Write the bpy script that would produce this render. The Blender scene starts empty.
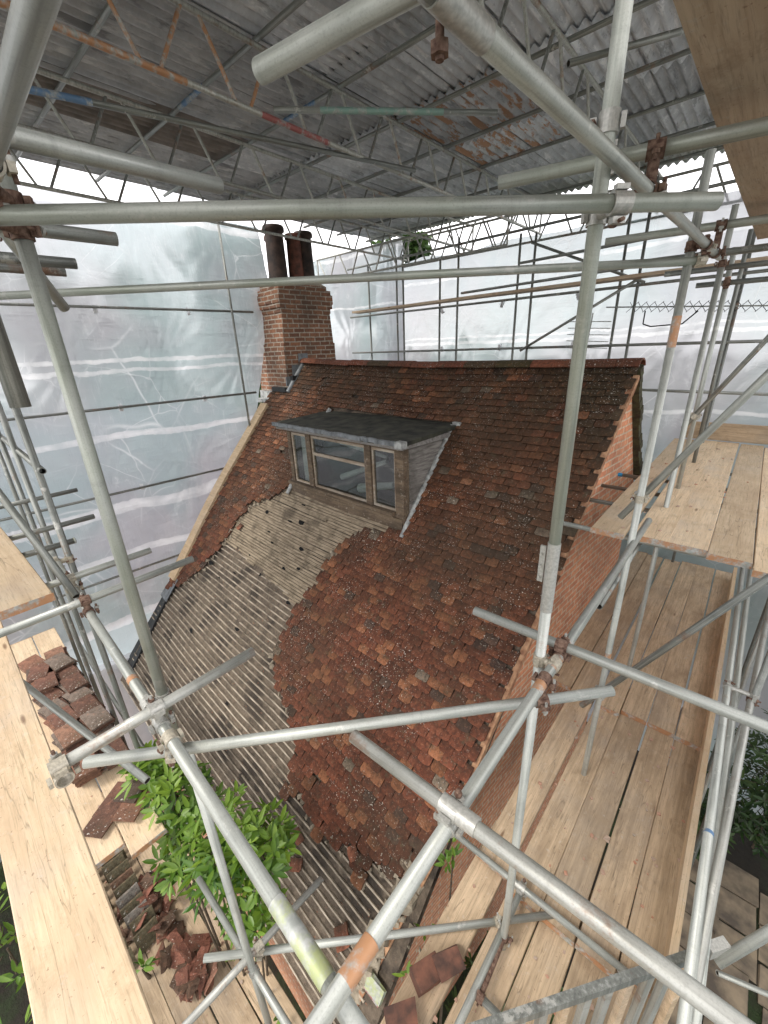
import bpy, math, random
from mathutils import Vector, Matrix, noise
R = random.Random(7)
PI = math.pi
rad = math.radians
sc = bpy.context.scene
COL = sc.collection

# ------------------------------------------------------------------ camera
CAM = Matrix(((0.75385159, -0.21593229, 0.62054898), (0.65601896, 0.30011419, -0.69251035), (-0.03670021, 0.92914193, 0.36789724)))
cd = bpy.data.cameras.new('camera')
cam = bpy.data.objects.new('camera', cd)
COL.objects.link(cam)
cam.matrix_world = CAM.to_4x4()
cd.sensor_fit = 'VERTICAL'
cd.sensor_height = 36
cd.lens = 36 * 411 / 1024
cd.clip_start = 0.05
cd.clip_end = 800
sc.camera = cam

# ------------------------------------------------------------------ materials
def mat(name):
    m = bpy.data.materials.new(name)
    m.use_nodes = True
    nt = m.node_tree
    for n in list(nt.nodes):
        nt.nodes.remove(n)
    out = nt.nodes.new('ShaderNodeOutputMaterial')
    return m, nt, out
def N(nt, kind, **kw):
    n = nt.nodes.new('ShaderNode' + kind)
    for k, v in kw.items():
        if hasattr(n, k) and k not in ('Scale',):
            setattr(n, k, v)
        else:
            n.inputs[k.replace('_', ' ')].default_value = v
    return n
def L(nt, a, b): nt.links.new(a, b)
def mix(nt, fac, a, b, bt='MIX'):
    n = nt.nodes.new('ShaderNodeMix')
    n.data_type = 'RGBA'; n.blend_type = bt
    for i, v in ((0, fac), (6, a), (7, b)):
        if hasattr(v, 'is_linked') or hasattr(v, 'links'):
            L(nt, v, n.inputs[i])
        else:
            n.inputs[i].default_value = v if i == 0 else (*v, 1) if len(v) == 3 else v
    return n.outputs[2]
def ramp(nt, fac, stops):
    n = nt.nodes.new('ShaderNodeValToRGB')
    e = n.color_ramp.elements
    while len(e) < len(stops): e.new(0.5)
    for i, (p, c) in enumerate(stops):
        e[i].position = p
        e[i].color = (c, c, c, 1) if isinstance(c, (int, float)) else (*c, 1)
    L(nt, fac, n.inputs[0])
    return n.outputs[0]
def tex(nt, kind='Noise', scale=5, vec=None, detail=4, rough=.55, stretch=None, coord='Object', dist=0):
    tc = nt.nodes.new('ShaderNodeTexCoord')
    v = tc.outputs[coord]
    if stretch:
        mp = nt.nodes.new('ShaderNodeMapping')
        mp.inputs['Scale'].default_value = stretch
        L(nt, v, mp.inputs[0]); v = mp.outputs[0]
    if vec is not None: v = vec
    n = nt.nodes.new('ShaderNodeTex' + kind)
    L(nt, v, n.inputs['Vector'])
    n.inputs['Scale'].default_value = scale
    if kind == 'Noise':
        n.inputs['Detail'].default_value = detail
        n.inputs['Roughness'].default_value = rough
        n.inputs['Distortion'].default_value = dist
        return n.outputs['Fac']
    if kind == 'Voronoi':
        return n.outputs['Distance']
    return n.outputs[0]
def rnd_coord(nt, stretch=(1, 1, 1)):
    """object coordinates shifted by a random per-object offset"""
    tc = nt.nodes.new('ShaderNodeTexCoord'); oi = nt.nodes.new('ShaderNodeObjectInfo')
    m = nt.nodes.new('ShaderNodeMath'); m.operation = 'MULTIPLY'; m.inputs[1].default_value = 37.0
    L(nt, oi.outputs['Random'], m.inputs[0])
    mp = nt.nodes.new('ShaderNodeMapping'); mp.inputs['Scale'].default_value = stretch
    L(nt, tc.outputs['Object'], mp.inputs[0])
    ad = nt.nodes.new('ShaderNodeVectorMath'); ad.operation = 'ADD'
    L(nt, mp.outputs[0], ad.inputs[0]); L(nt, m.outputs[0], ad.inputs[1])
    return ad.outputs[0], oi.outputs['Random']
def bsdf(nt, out, color, rough=.7, metal=0, bump=None, bstr=.3, bdist=.01, spec=.5, extra=None):
    p = nt.nodes.new('ShaderNodeBsdfPrincipled')
    for k, v in (('Base Color', color), ('Roughness', rough), ('Metallic', metal), ('Specular IOR Level', spec)):
        if hasattr(v, 'links'): L(nt, v, p.inputs[k])
        elif k == 'Base Color': p.inputs[k].default_value = (*v, 1)
        else: p.inputs[k].default_value = v
    if bump is not None:
        b = nt.nodes.new('ShaderNodeBump')
        b.inputs['Strength'].default_value = bstr
        b.inputs['Distance'].default_value = bdist
        L(nt, bump, b.inputs['Height']); L(nt, b.outputs[0], p.inputs['Normal'])
    L(nt, p.outputs[0], out.inputs[0])
    return p

def galv(name, c1=(.50, .515, .47), c2=(.35, .365, .335), rust=.665, green=0., metal=.35):
    m, nt, out = mat(name)
    v, rnd = rnd_coord(nt)
    a = tex(nt, 'Noise', 5, vec=v, detail=8, rough=.65)
    vs, _ = rnd_coord(nt, (70, 70, 2.2))
    streak = tex(nt, 'Noise', 1, vec=vs, detail=5, rough=.6)
    vr, _ = rnd_coord(nt, (3, 3, 26))
    ringn = tex(nt, 'Noise', 1, vec=vr, detail=4, rough=.6)
    fine = tex(nt, 'Noise', 230, vec=v, detail=3, rough=.7)
    c = mix(nt, ramp(nt, a, [(.30, 0), (.70, 1)]), c2, c1)
    c = mix(nt, ramp(nt, streak, [(.50, 0), (.72, .5)]), c, (.68, .69, .66))
    c = mix(nt, ramp(nt, streak, [(.32, .6), (.47, 0)]), c, tuple(x * .55 for x in c2))
    c = mix(nt, ramp(nt, ringn, [(.58, 0), (.74, .35)]), c, tuple(x * .6 for x in c2))
    c = mix(nt, ramp(nt, fine, [(.50, 0), (.75, .4)]), c, tuple(x * .5 for x in c2))
    r = tex(nt, 'Noise', 3.5, vec=v, detail=9, rough=.75)
    c = mix(nt, ramp(nt, r, [(rust - .05, 0), (rust + .06, .8)]), c, (.27, .13, .065))
    pl = tex(nt, 'Noise', 9, vec=v, detail=6, rough=.7)
    c = mix(nt, ramp(nt, pl, [(.61, 0), (.66, .6)]), c, (.66, .65, .60))
    if green:
        g = tex(nt, 'Noise', 1.6, vec=v, detail=5)
        c = mix(nt, ramp(nt, g, [(.45, 0), (.62, green)]), c, (.27, .33, .20))
    hs = nt.nodes.new('ShaderNodeHueSaturation')
    mm = nt.nodes.new('ShaderNodeMapRange'); mm.inputs[3].default_value = .80; mm.inputs[4].default_value = 1.10
    L(nt, rnd, mm.inputs[0]); L(nt, mm.outputs[0], hs.inputs['Value']); L(nt, c, hs.inputs['Color'])
    rr = ramp(nt, a, [(.3, .30), (.7, .58)])
    bsdf(nt, out, hs.outputs[0], rr, metal, bump=fine, bstr=.12, bdist=.001)
    return m
M = {}
M['galv'] = galv('galvanised_steel')
M['galv_green'] = galv('galvanised_steel_green', (.54, .555, .50), (.38, .40, .355), .75, .28)
M['galv_dark'] = galv('galvanised_steel_dull', (.30, .31, .28), (.19, .20, .185), .62)
M['galv_worn'] = galv('galvanised_steel_worn', (.52, .52, .48), (.36, .36, .32), .60)

def patchy(name, col, lo=.46):
    m, nt, out = mat(name)
    v, _ = rnd_coord(nt)
    a = tex(nt, 'Noise', 14, vec=v, detail=7, rough=.7); b = tex(nt, 'Noise', 40, vec=v, detail=4)
    g = mix(nt, ramp(nt, b, [(.4, 0), (.65, 1)]), (.34, .36, .34), (.52, .53, .51))
    c = mix(nt, ramp(nt, a, [(lo - .08, 0), (lo + .06, .9)]), g, col)
    bsdf(nt, out, c, .55, .2, bump=b, bstr=.2, bdist=.002)
    return m
def flat(name, col, rough=.6, metal=0, var=.25, scale=30, bump=.2, dark=None):
    m, nt, out = mat(name)
    v, _ = rnd_coord(nt)
    a = tex(nt, 'Noise', scale, vec=v, detail=5)
    c = mix(nt, ramp(nt, a, [(.35, 0), (.65, 1)]), tuple(x * (1 - var) for x in col) if dark is None else dark, tuple(min(1, x * (1 + var)) for x in col))
    bsdf(nt, out, c, rough, metal, bump=a, bstr=bump, bdist=.003)
    return m
M['rust'] = flat('rusty_iron', (.17, .11, .08), .85, .1, .5, 70, .3, dark=(.07, .032, .022))
M['orange'] = patchy('orange_paint', (.48, .23, .10), .48)
M['blue'] = patchy('blue_paint', (.10, .21, .38), .48)
M['red'] = patchy('red_paint', (.36, .09, .08), .47)
M['teal'] = patchy('teal_paint', (.22, .37, .32), .46)
M['yellow'] = patchy('yellow_green_paint', (.43, .48, .22), .52)
M['clamp'] = flat('clamp_steel', (.46, .455, .42), .45, .4, .16, 120, .1)
M['clamp_tan'] = flat('clamp_tan', (.46, .42, .34), .5, .25, .2, 120, .1)
M['bore'] = flat('tube_bore_shade', (.035, .028, .022), .95, 0, .3)  # near-black colour paints in the shade inside open tube ends
M['black'] = flat('black_fill', (.006, .006, .006), 1, 0, .1)  # painted shade for the lath holes, plain black on other parts
M['lead'] = flat('lead_sheet', (.20, .215, .225), .55, .3, .3, 12, .4)
M['lead_pale'] = flat('lead_pale', (.36, .37, .36), .6, .1, .4, 18, .5)
M['moss_lead'] = flat('mossy_roof_felt', (.040, .040, .028), .9, 0, .6, 6, .8, dark=(.012, .012, .010))
M['mortar'] = flat('lime_mortar', (.34, .29, .22), .95, 0, .3, 25, .8)
M['clay_dark'] = flat('pot_clay', (.050, .030, .023), .75, 0, .5, 8, .3, dark=(.022, .016, .014))
M['clay_red'] = flat('pot_red_clay', (.16, .055, .035), .75, 0, .3, 8, .3, dark=(.04, .024, .018))
M['white'] = flat('white_render', (.68, .68, .70), .7, 0, .06, 3)
M['white_pipe'] = flat('white_painted_metal', (.72, .73, .75), .45, .1, .08, 10)
M['slab_bk'] = flat('black_membrane', (.018, .019, .02), .6, 0, .3, 6)
M['plastic_blue'] = flat('blue_plastic_cap', (.02, .25, .5), .4)

def wood(name, c1, c2, c3, rough=.75, grey=0., crackf=.6):
    m, nt, out = mat(name)
    v, rnd = rnd_coord(nt, (1.2, 22, 22))
    g = tex(nt, 'Noise', 1.6, vec=v, detail=7, rough=.62, dist=.6)
    v3, _ = rnd_coord(nt, (5, 90, 90))
    fine = tex(nt, 'Noise', 1.5, vec=v3, detail=4, rough=.7)
    v2, _ = rnd_coord(nt, (1, 2.4, 2.4))
    blot = tex(nt, 'Noise', 2.2, vec=v2, detail=6, rough=.65)
    c = mix(nt, ramp(nt, g, [(.36, 0), (.60, 1)]), c2, c1)
    c = mix(nt, ramp(nt, blot, [(.44, 0), (.66, .8)]), c, c3)
    c = mix(nt, ramp(nt, fine, [(.52, 0), (.70, .55)]), c, tuple(x * .5 for x in c2))
    vc, _ = rnd_coord(nt, (.9, 16, 16))
    crack = tex(nt, 'Noise', 1.1, vec=vc, detail=3, rough=.4, dist=.35)
    c = mix(nt, ramp(nt, crack, [(.494, 0), (.5, crackf), (.506, 0)]), c, tuple(x * .35 for x in c2))
    vo, _ = rnd_coord(nt, (1.6, 7, 7))
    kn = nt.nodes.new('ShaderNodeTexVoronoi'); kn.inputs['Scale'].default_value = 1.0
    L(nt, vo, kn.inputs['Vector'])
    c = mix(nt, ramp(nt, kn.outputs['Distance'], [(.035, .8), (.09, 0)]), c, (.16, .085, .045))
    v4, _ = rnd_coord(nt, (1, 1, 1))
    dust = tex(nt, 'Noise', 26, vec=v4, detail=6, rough=.7)
    c = mix(nt, ramp(nt, dust, [(.58, 0), (.72, .5)]), c, (.62, .56, .48))
    st = tex(nt, 'Noise', 5, vec=v4, detail=9, rough=.78)
    c = mix(nt, ramp(nt, st, [(.54, 0), (.70, .5)]), c, tuple(x * f for x, f in zip(c2, (.55, .5, .45))))
    gr = tex(nt, 'Noise', 1.7, vec=v4, detail=5, rough=.6)
    c = mix(nt, ramp(nt, gr, [(.50, 0), (.70, .30)]), c, tuple(sum(c2) / 3 * f for f in (1.05, .98, .90)))
    sp_ = tex(nt, 'Noise', 75, vec=v4, detail=3, rough=.6)
    c = mix(nt, ramp(nt, sp_, [(.66, 0), (.70, .6)]), c, (.23, .13, .09))
    hs = nt.nodes.new('ShaderNodeHueSaturation')
    mm = nt.nodes.new('ShaderNodeMapRange'); mm.inputs[3].default_value = .78; mm.inputs[4].default_value = 1.15
    L(nt, rnd, mm.inputs[0]); L(nt, mm.outputs[0], hs.inputs['Value']); L(nt, c, hs.inputs['Color'])
    hs.inputs['Saturation'].default_value = 1 - grey
    bsdf(nt, out, hs.outputs[0], rough, 0, bump=g, bstr=.35, bdist=.004, spec=.3)
    return m
M['board'] = wood('scaffold_board_wood', (.64, .485, .325), (.45, .335, .22), (.37, .27, .175))
M['board_pale'] = wood('new_board_wood', (.72, .565, .385), (.60, .455, .295), (.55, .405, .265))
M['board_dark'] = wood('old_board_underside', (.66, .52, .38), (.52, .39, .27), (.55, .39, .27), crackf=.2)
M['pine'] = wood('planed_pine', (.72, .55, .36), (.62, .45, .28), (.58, .42, .26))
M['grey_wood'] = wood('weathered_cladding', (.36, .335, .31), (.20, .185, .165), (.14, .125, .115), .9, .3)
M['cheek_wood'] = None
M['frame_wood'] = wood('weathered_window_frame', (.19, .14, .095), (.11, .08, .055), (.06, .045, .032), .85)
M['bead_wood'] = wood('worn_cream_bead', (.52, .46, .38), (.36, .28, .2), (.2, .13, .08), .8)

# tiles: colour per tile from an attribute
def tile_mat():
    m, nt, out = mat('clay_tiles')
    at = nt.nodes.new('ShaderNodeAttribute'); at.attribute_name = 'tint'
    a = tex(nt, 'Noise', 30, detail=8, rough=.72)
    b = tex(nt, 'Noise', 1.6, detail=5)
    f = tex(nt, 'Noise', 110, detail=4, rough=.7)
    c = mix(nt, ramp(nt, a, [(.34, .75), (.52, 0)]), at.outputs['Color'], (.036, .022, .016))
    c = mix(nt, ramp(nt, a, [(.56, 0), (.70, .6)]), c, (.40, .18, .10))
    c = mix(nt, ramp(nt, f, [(.52, 0), (.70, .5)]), c, (.05, .032, .024))
    c = mix(nt, ramp(nt, b, [(.42, 0), (.62, .45)]), c, (.060, .043, .028))
    mo = tex(nt, 'Noise', 9, detail=7, rough=.7)
    c = mix(nt, ramp(nt, mo, [(.58, 0), (.66, .6)]), c, (.085, .072, .045))
    l = tex(nt, 'Noise', 24, detail=7, rough=.75); l2 = tex(nt, 'Noise', 1.5, detail=4)
    mu = nt.nodes.new('ShaderNodeMath'); mu.operation = 'MULTIPLY'
    L(nt, ramp(nt, l, [(.62, 0), (.69, .9)]), mu.inputs[0]); L(nt, ramp(nt, l2, [(.50, 0), (.66, .9)]), mu.inputs[1])
    c = mix(nt, mu.outputs[0], c, (.56, .53, .46))
    w1 = tex(nt, 'Noise', 70, detail=2, rough=.5); w2 = tex(nt, 'Noise', 2.3, detail=3)
    mu2 = nt.nodes.new('ShaderNodeMath'); mu2.operation = 'MULTIPLY'
    L(nt, ramp(nt, w1, [(.655, 0), (.69, .95)]), mu2.inputs[0]); L(nt, ramp(nt, w2, [(.44, .15), (.60, 1)]), mu2.inputs[1])
    c = mix(nt, mu2.outputs[0], c, (.66, .63, .56))
    bsdf(nt, out, c, .85, 0, bump=a, bstr=1, bdist=.008, spec=.25)
    return m
M['tiles'] = tile_mat()
def deck_mat():
    m, nt, out = mat('torching_and_felt')
    a = tex(nt, 'Noise', 14, detail=8, rough=.75); b = tex(nt, 'Noise', 3.2, detail=5)
    c = mix(nt, ramp(nt, a, [(.35, 0), (.65, 1)]), (.080, .062, .046), (.21, .165, .122))
    c = mix(nt, ramp(nt, b, [(.5, 0), (.62, .8)]), c, (.030, .024, .020))
    s = tex(nt, 'Noise', 30, detail=2)
    c = mix(nt, ramp(nt, s, [(.68, 0), (.72, .8)]), c, (.28, .12, .07))
    bsdf(nt, out, c, .95, 0, bump=a, bstr=1, bdist=.015)
    return m
M['deck'] = deck_mat()
def batten_mat(name, hi, lo):
    m, nt, out = mat(name)
    a = tex(nt, 'Noise', 1.5, detail=6, rough=.7, stretch=(3, 30, 30)); b = tex(nt, 'Noise', 5, detail=6)
    c = mix(nt, ramp(nt, a, [(.38, 0), (.60, 1)]), lo, hi)
    c = mix(nt, ramp(nt, b, [(.50, 0), (.66, .75)]), c, tuple(x * .5 for x in lo))
    bsdf(nt, out, c, .9, 0, bump=a, bstr=.5, bdist=.004)
    return m
M['batten'] = batten_mat('old_batten_wood', (.56, .48, .38), (.24, .195, .145))
M['lath'] = batten_mat('old_lath_wood', (.39, .315, .22), (.20, .155, .105))

def brick_mat(name, c1, c2, mor, uvec='YZ', streak=.3, sc_=1.):
    m, nt, out = mat(name)
    tc = nt.nodes.new('ShaderNodeTexCoord'); sx = nt.nodes.new('ShaderNodeSeparateXYZ'); L(nt, tc.outputs['Object'], sx.inputs[0])
    ad = nt.nodes.new('ShaderNodeMath'); ad.operation = 'ADD'; L(nt, sx.outputs[0], ad.inputs[0]); L(nt, sx.outputs[1], ad.inputs[1])
    cb = nt.nodes.new('ShaderNodeCombineXYZ'); L(nt, ad.outputs[0], cb.inputs[0]); L(nt, sx.outputs[2], cb.inputs[1])
    wob = nt.nodes.new('ShaderNodeTexNoise'); wob.inputs['Scale'].default_value = 3
    L(nt, tc.outputs['Object'], wob.inputs['Vector'])
    vm = nt.nodes.new('ShaderNodeVectorMath'); vm.operation = 'SCALE'; vm.inputs['Scale'].default_value = .03
    L(nt, wob.outputs['Color'], vm.inputs[0])
    va = nt.nodes.new('ShaderNodeVectorMath'); L(nt, cb.outputs[0], va.inputs[0]); L(nt, vm.outputs[0], va.inputs[1])
    br = nt.nodes.new('ShaderNodeTexBrick'); L(nt, va.outputs[0], br.inputs['Vector'])
    br.inputs['Scale'].default_value = 1
    br.inputs['Brick Width'].default_value = .225 * sc_; br.inputs['Row Height'].default_value = .075 * sc_
    br.inputs['Mortar Size'].default_value = .011 * sc_; br.inputs['Mortar Smooth'].default_value = .25
    br.inputs['Color1'].default_value = (*c1, 1); br.inputs['Color2'].default_value = (*c2, 1); br.inputs['Mortar'].default_value = (*mor, 1)
    br.inputs['Bias'].default_value = -.1
    a = tex(nt, 'Noise', 20, detail=7, rough=.7); b = tex(nt, 'Noise', 1.6, detail=5)
    c = mix(nt, ramp(nt, a, [(.38, .45), (.6, 0)]), br.outputs['Color'], tuple(x * .45 for x in c2))
    c = mix(nt, ramp(nt, b, [(.48, 0), (.7, streak)]), c, (.08, .065, .05))
    inv = nt.nodes.new('ShaderNodeMath'); inv.operation = 'SUBTRACT'; inv.inputs[0].default_value = 1; L(nt, br.outputs['Fac'], inv.inputs[1])
    mx = nt.nodes.new('ShaderNodeMath'); mx.operation = 'MULTIPLY_ADD'; L(nt, a, mx.inputs[0]); mx.inputs[1].default_value = .3; L(nt, inv.outputs[0], mx.inputs[2])
    bsdf(nt, out, c, .9, 0, bump=mx.outputs[0], bstr=.9, bdist=.012)
    return m
M['brick'] = brick_mat('red_brickwork', (.82, .37, .20), (.62, .24, .13), (.76, .60, .44), streak=.35)
M['brick_chim'] = brick_mat('chimney_brickwork', (.36, .165, .09), (.17, .082, .052), (.50, .44, .36), streak=.75)

def glass_mat():
    m, nt, out = mat('window_glass')
    a = tex(nt, 'Noise', 1.4, detail=1)
    g = nt.nodes.new('ShaderNodeBsdfGlossy'); g.inputs[1].default_value = .03
    b = nt.nodes.new('ShaderNodeBump'); b.inputs['Strength'].default_value = .6; b.inputs['Distance'].default_value = .05
    L(nt, a, b.inputs['Height']); L(nt, b.outputs[0], g.inputs['Normal'])
    tr = nt.nodes.new('ShaderNodeBsdfTransparent'); tr.inputs[0].default_value = (.78, .82, .80, 1)
    ms = nt.nodes.new('ShaderNodeMixShader'); ms.inputs[0].default_value = .13
    L(nt, tr.outputs[0], ms.inputs[1]); L(nt, g.outputs[0], ms.inputs[2]); L(nt, ms.outputs[0], out.inputs[0])
    return m
M['glass'] = glass_mat()

def leaf_mat(name, c1, c2, c3):
    m, nt, out = mat(name)
    at = nt.nodes.new('ShaderNodeAttribute'); at.attribute_name = 'tint'
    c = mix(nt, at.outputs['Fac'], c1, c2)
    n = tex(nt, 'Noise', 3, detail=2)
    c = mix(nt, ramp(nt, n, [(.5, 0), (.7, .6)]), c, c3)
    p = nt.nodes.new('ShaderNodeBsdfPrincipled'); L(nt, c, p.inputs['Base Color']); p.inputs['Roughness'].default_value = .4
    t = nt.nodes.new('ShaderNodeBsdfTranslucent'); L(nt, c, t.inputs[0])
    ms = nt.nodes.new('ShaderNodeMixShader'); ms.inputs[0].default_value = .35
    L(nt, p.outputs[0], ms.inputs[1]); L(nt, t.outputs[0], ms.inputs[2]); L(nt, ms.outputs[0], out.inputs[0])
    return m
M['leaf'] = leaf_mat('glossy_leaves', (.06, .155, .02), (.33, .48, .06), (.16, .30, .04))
M['leaf_far'] = leaf_mat('tree_leaves', (.03, .07, .02), (.09, .15, .04), (.05, .09, .02))
M['bark'] = flat('bark', (.10, .075, .05), .9, 0, .3, 20, .6)

def sheet_mat(bands=()):
    m, nt, out = mat('translucent_sheeting')
    a = tex(nt, 'Noise', 1.1, detail=8, rough=.6, dist=1.5)
    s1 = tex(nt, 'Noise', 1.0, detail=5, rough=.6, stretch=(1, 9, 1.2), dist=.8)
    s2 = tex(nt, 'Noise', 1.0, detail=4, rough=.6, stretch=(1.2, 1.2, 7), dist=.8)
    wv = nt.nodes.new('ShaderNodeTexNoise'); tcw = nt.nodes.new('ShaderNodeTexCoord'); L(nt, tcw.outputs['Object'], wv.inputs['Vector']); wv.inputs['Scale'].default_value = .8
    vsc = nt.nodes.new('ShaderNodeVectorMath'); vsc.operation = 'MULTIPLY_ADD'; L(nt, wv.outputs['Color'], vsc.inputs[0]); vsc.inputs[1].default_value = (.35, .35, .35); L(nt, tcw.outputs['Object'], vsc.inputs[2])
    def crease(sc_, wd, seed):
        vo = nt.nodes.new('ShaderNodeTexVoronoi'); vo.feature = 'DISTANCE_TO_EDGE'; vo.inputs['Scale'].default_value = sc_
        ad = nt.nodes.new('ShaderNodeVectorMath'); ad.inputs[1].default_value = (seed, seed * 2, seed * 3); L(nt, vsc.outputs[0], ad.inputs[0])
        L(nt, ad.outputs[0], vo.inputs['Vector'])
        return ramp(nt, vo.outputs['Distance'], [(0, 1), (wd, 0)])
    k1, k2 = crease(.55, .012, 3), crease(1.3, .012, 8)
    gate = ramp(nt, tex(nt, 'Noise', .7, detail=3), [(.44, 0), (.62, .6)])
    fold = nt.nodes.new('ShaderNodeMath'); fold.operation = 'MULTIPLY'
    kk = nt.nodes.new('ShaderNodeMath'); kk.operation = 'MAXIMUM'; L(nt, k1, kk.inputs[0]); L(nt, k2, kk.inputs[1])
    L(nt, kk.outputs[0], fold.inputs[0]); L(nt, gate, fold.inputs[1])
    st = nt.nodes.new('ShaderNodeMath'); st.operation = 'MULTIPLY'
    L(nt, ramp(nt, s1, [(.485, 0), (.5, .35), (.515, 0)]), st.inputs[0]); L(nt, ramp(nt, a, [(.42, 0), (.6, 1)]), st.inputs[1])
    mx = nt.nodes.new('ShaderNodeMath'); mx.operation = 'MAXIMUM'
    L(nt, fold.outputs[0], mx.inputs[0]); L(nt, st.outputs[0], mx.inputs[1])
    big = tex(nt, 'Noise', .42, detail=3, rough=.5)
    col = mix(nt, ramp(nt, big, [(.42, 0), (.58, 1)]), (.53, .53, .565), (.46, .56, .575))
    col = mix(nt, ramp(nt, a, [(.50, 0), (.80, .35)]), col, (.66, .67, .70))
    sz = nt.nodes.new('ShaderNodeSeparateXYZ'); L(nt, tcw.outputs['Object'], sz.inputs[0])
    wn = tex(nt, 'Noise', .8, detail=5, rough=.6); wn2 = tex(nt, 'Noise', 2.2, detail=5)
    zw = nt.nodes.new('ShaderNodeMath'); zw.operation = 'MULTIPLY_ADD'; L(nt, wn, zw.inputs[0]); zw.inputs[1].default_value = .28; L(nt, sz.outputs[2], zw.inputs[2])
    cur = mx.outputs[0]
    for z0, bw in bands:
        sb = nt.nodes.new('ShaderNodeMath'); sb.operation = 'SUBTRACT'; L(nt, zw.outputs[0], sb.inputs[0]); sb.inputs[1].default_value = z0 + .14
        ab = nt.nodes.new('ShaderNodeMath'); ab.operation = 'ABSOLUTE'; L(nt, sb.outputs[0], ab.inputs[0])
        rv = ramp(nt, ab.outputs[0], [(0, 1), (bw * .5, .75), (bw * .62, 0)])
        ml = nt.nodes.new('ShaderNodeMath'); ml.operation = 'MULTIPLY'; L(nt, rv, ml.inputs[0]); L(nt, ramp(nt, wn2, [(.32, .35), (.6, 1)]), ml.inputs[1])
        mz = nt.nodes.new('ShaderNodeMath'); mz.operation = 'MAXIMUM'; L(nt, cur, mz.inputs[0]); L(nt, ml.outputs[0], mz.inputs[1]); cur = mz.outputs[0]
    col = mix(nt, cur, col, (.96, .965, .98))
    d = nt.nodes.new('ShaderNodeBsdfDiffuse'); L(nt, col, d.inputs[0])
    t = nt.nodes.new('ShaderNodeBsdfTranslucent'); L(nt, col, t.inputs[0])
    g = nt.nodes.new('ShaderNodeBsdfGlossy'); g.inputs[1].default_value = .25; g.inputs[0].default_value = (.9, .92, .95, 1)
    tr = nt.nodes.new('ShaderNodeBsdfRefraction'); tr.inputs[0].default_value = (.92, .94, .96, 1); tr.inputs['Roughness'].default_value = .36; tr.inputs['IOR'].default_value = 1.25
    b = nt.nodes.new('ShaderNodeBump'); b.inputs['Strength'].default_value = .35; b.inputs['Distance'].default_value = .06
    hh = nt.nodes.new('ShaderNodeMath'); hh.operation = 'ADD'; L(nt, s1, hh.inputs[0]); L(nt, s2, hh.inputs[1])
    L(nt, hh.outputs[0], b.inputs['Height'])
    for x in (d, t, g): L(nt, b.outputs[0], x.inputs['Normal'])
    def ms(f, x, y):
        n = nt.nodes.new('ShaderNodeMixShader')
        if hasattr(f, 'links'): L(nt, f, n.inputs[0])
        else: n.inputs[0].default_value = f
        L(nt, x.outputs[0], n.inputs[1]); L(nt, y.outputs[0], n.inputs[2])
        return n
    body = ms(.60, d, t)
    body = ms(.08, body, g)
    # seams and creases are denser
    fac = nt.nodes.new('ShaderNodeMapRange'); fac.inputs[3].default_value = .20; fac.inputs[4].default_value = .02
    L(nt, mx.outputs[0], fac.inputs[0])
    fin = ms(fac.outputs[0], body, tr)
    L(nt, fin.outputs[0], out.inputs[0])
    return m
M['sheet'] = sheet_mat()
def seam_mat():
    m, nt, out = mat('sheeting_seam')
    a = tex(nt, 'Noise', 2, detail=6, stretch=(1, 1, 6))
    d = nt.nodes.new('ShaderNodeBsdfDiffuse'); d.inputs[0].default_value = (.93, .93, .96, 1)
    t = nt.nodes.new('ShaderNodeBsdfTranslucent'); t.inputs[0].default_value = (.93, .93, .96, 1)
    n = nt.nodes.new('ShaderNodeMixShader'); n.inputs[0].default_value = .5
    L(nt, d.outputs[0], n.inputs[1]); L(nt, t.outputs[0], n.inputs[2]); L(nt, n.outputs[0], out.inputs[0])
    return m
M['seam'] = seam_mat()
def corr_mat(name, rust):
    m, nt, out = mat(name)
    v, rnd = rnd_coord(nt, (1.6, 1.6, 1))
    vs, _ = rnd_coord(nt, (5, .8, 1))
    a = tex(nt, 'Noise', 3, vec=v, detail=8, rough=.7); b = tex(nt, 'Noise', 2.4, vec=vs, detail=7, rough=.72)
    c = mix(nt, ramp(nt, a, [(.36, 0), (.64, 1)]), (.46, .475, .50), (.68, .695, .72))
    c = mix(nt, ramp(nt, b, [(.56, 0), (.62, .75)]), c, (.90, .90, .91))
    c = mix(nt, ramp(nt, b, [(.38, .7), (.44, 0)]), c, (.22, .225, .24))
    c = mix(nt, ramp(nt, b if rust < .6 else a, [(rust, 0), (rust + .04, .9)]), c, (.42, .19, .065))
    hs = nt.nodes.new('ShaderNodeHueSaturation')
    mm = nt.nodes.new('ShaderNodeMapRange'); mm.inputs[3].default_value = .7; mm.inputs[4].default_value = 1.25
    L(nt, rnd, mm.inputs[0]); L(nt, mm.outputs[0], hs.inputs['Value']); L(nt, c, hs.inputs['Color'])
    bsdf(nt, out, hs.outputs[0], .5, .08, bump=a, bstr=.2, bdist=.004)
    return m
M['corr'] = corr_mat('corrugated_steel', .70)
M['corr_rust'] = corr_mat('corrugated_steel_rusty', .52)
M['corr_brown'] = flat('corrugated_fibre', (.25, .22, .20), .8, 0, .3, 5, .3)
def ground_mat():
    m, nt, out = mat('ground_soil_grass')
    a = tex(nt, 'Noise', 1.2, detail=8, rough=.65); b = tex(nt, 'Noise', 12, detail=6, rough=.7)
    c = mix(nt, ramp(nt, a, [(.45, 0), (.58, 1)]), (.035, .028, .020), (.035, .065, .018))
    c = mix(nt, ramp(nt, b, [(.4, .5), (.7, 0)]), c, (.015, .014, .010))
    bsdf(nt, out, c, .95, 0, bump=b, bstr=1, bdist=.05)
    return m
M['ground'] = ground_mat()
M['paving'] = flat('stone_paving', (.24, .19, .13), .9, 0, .3, 4, .5, dark=(.11, .09, .07))
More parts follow.
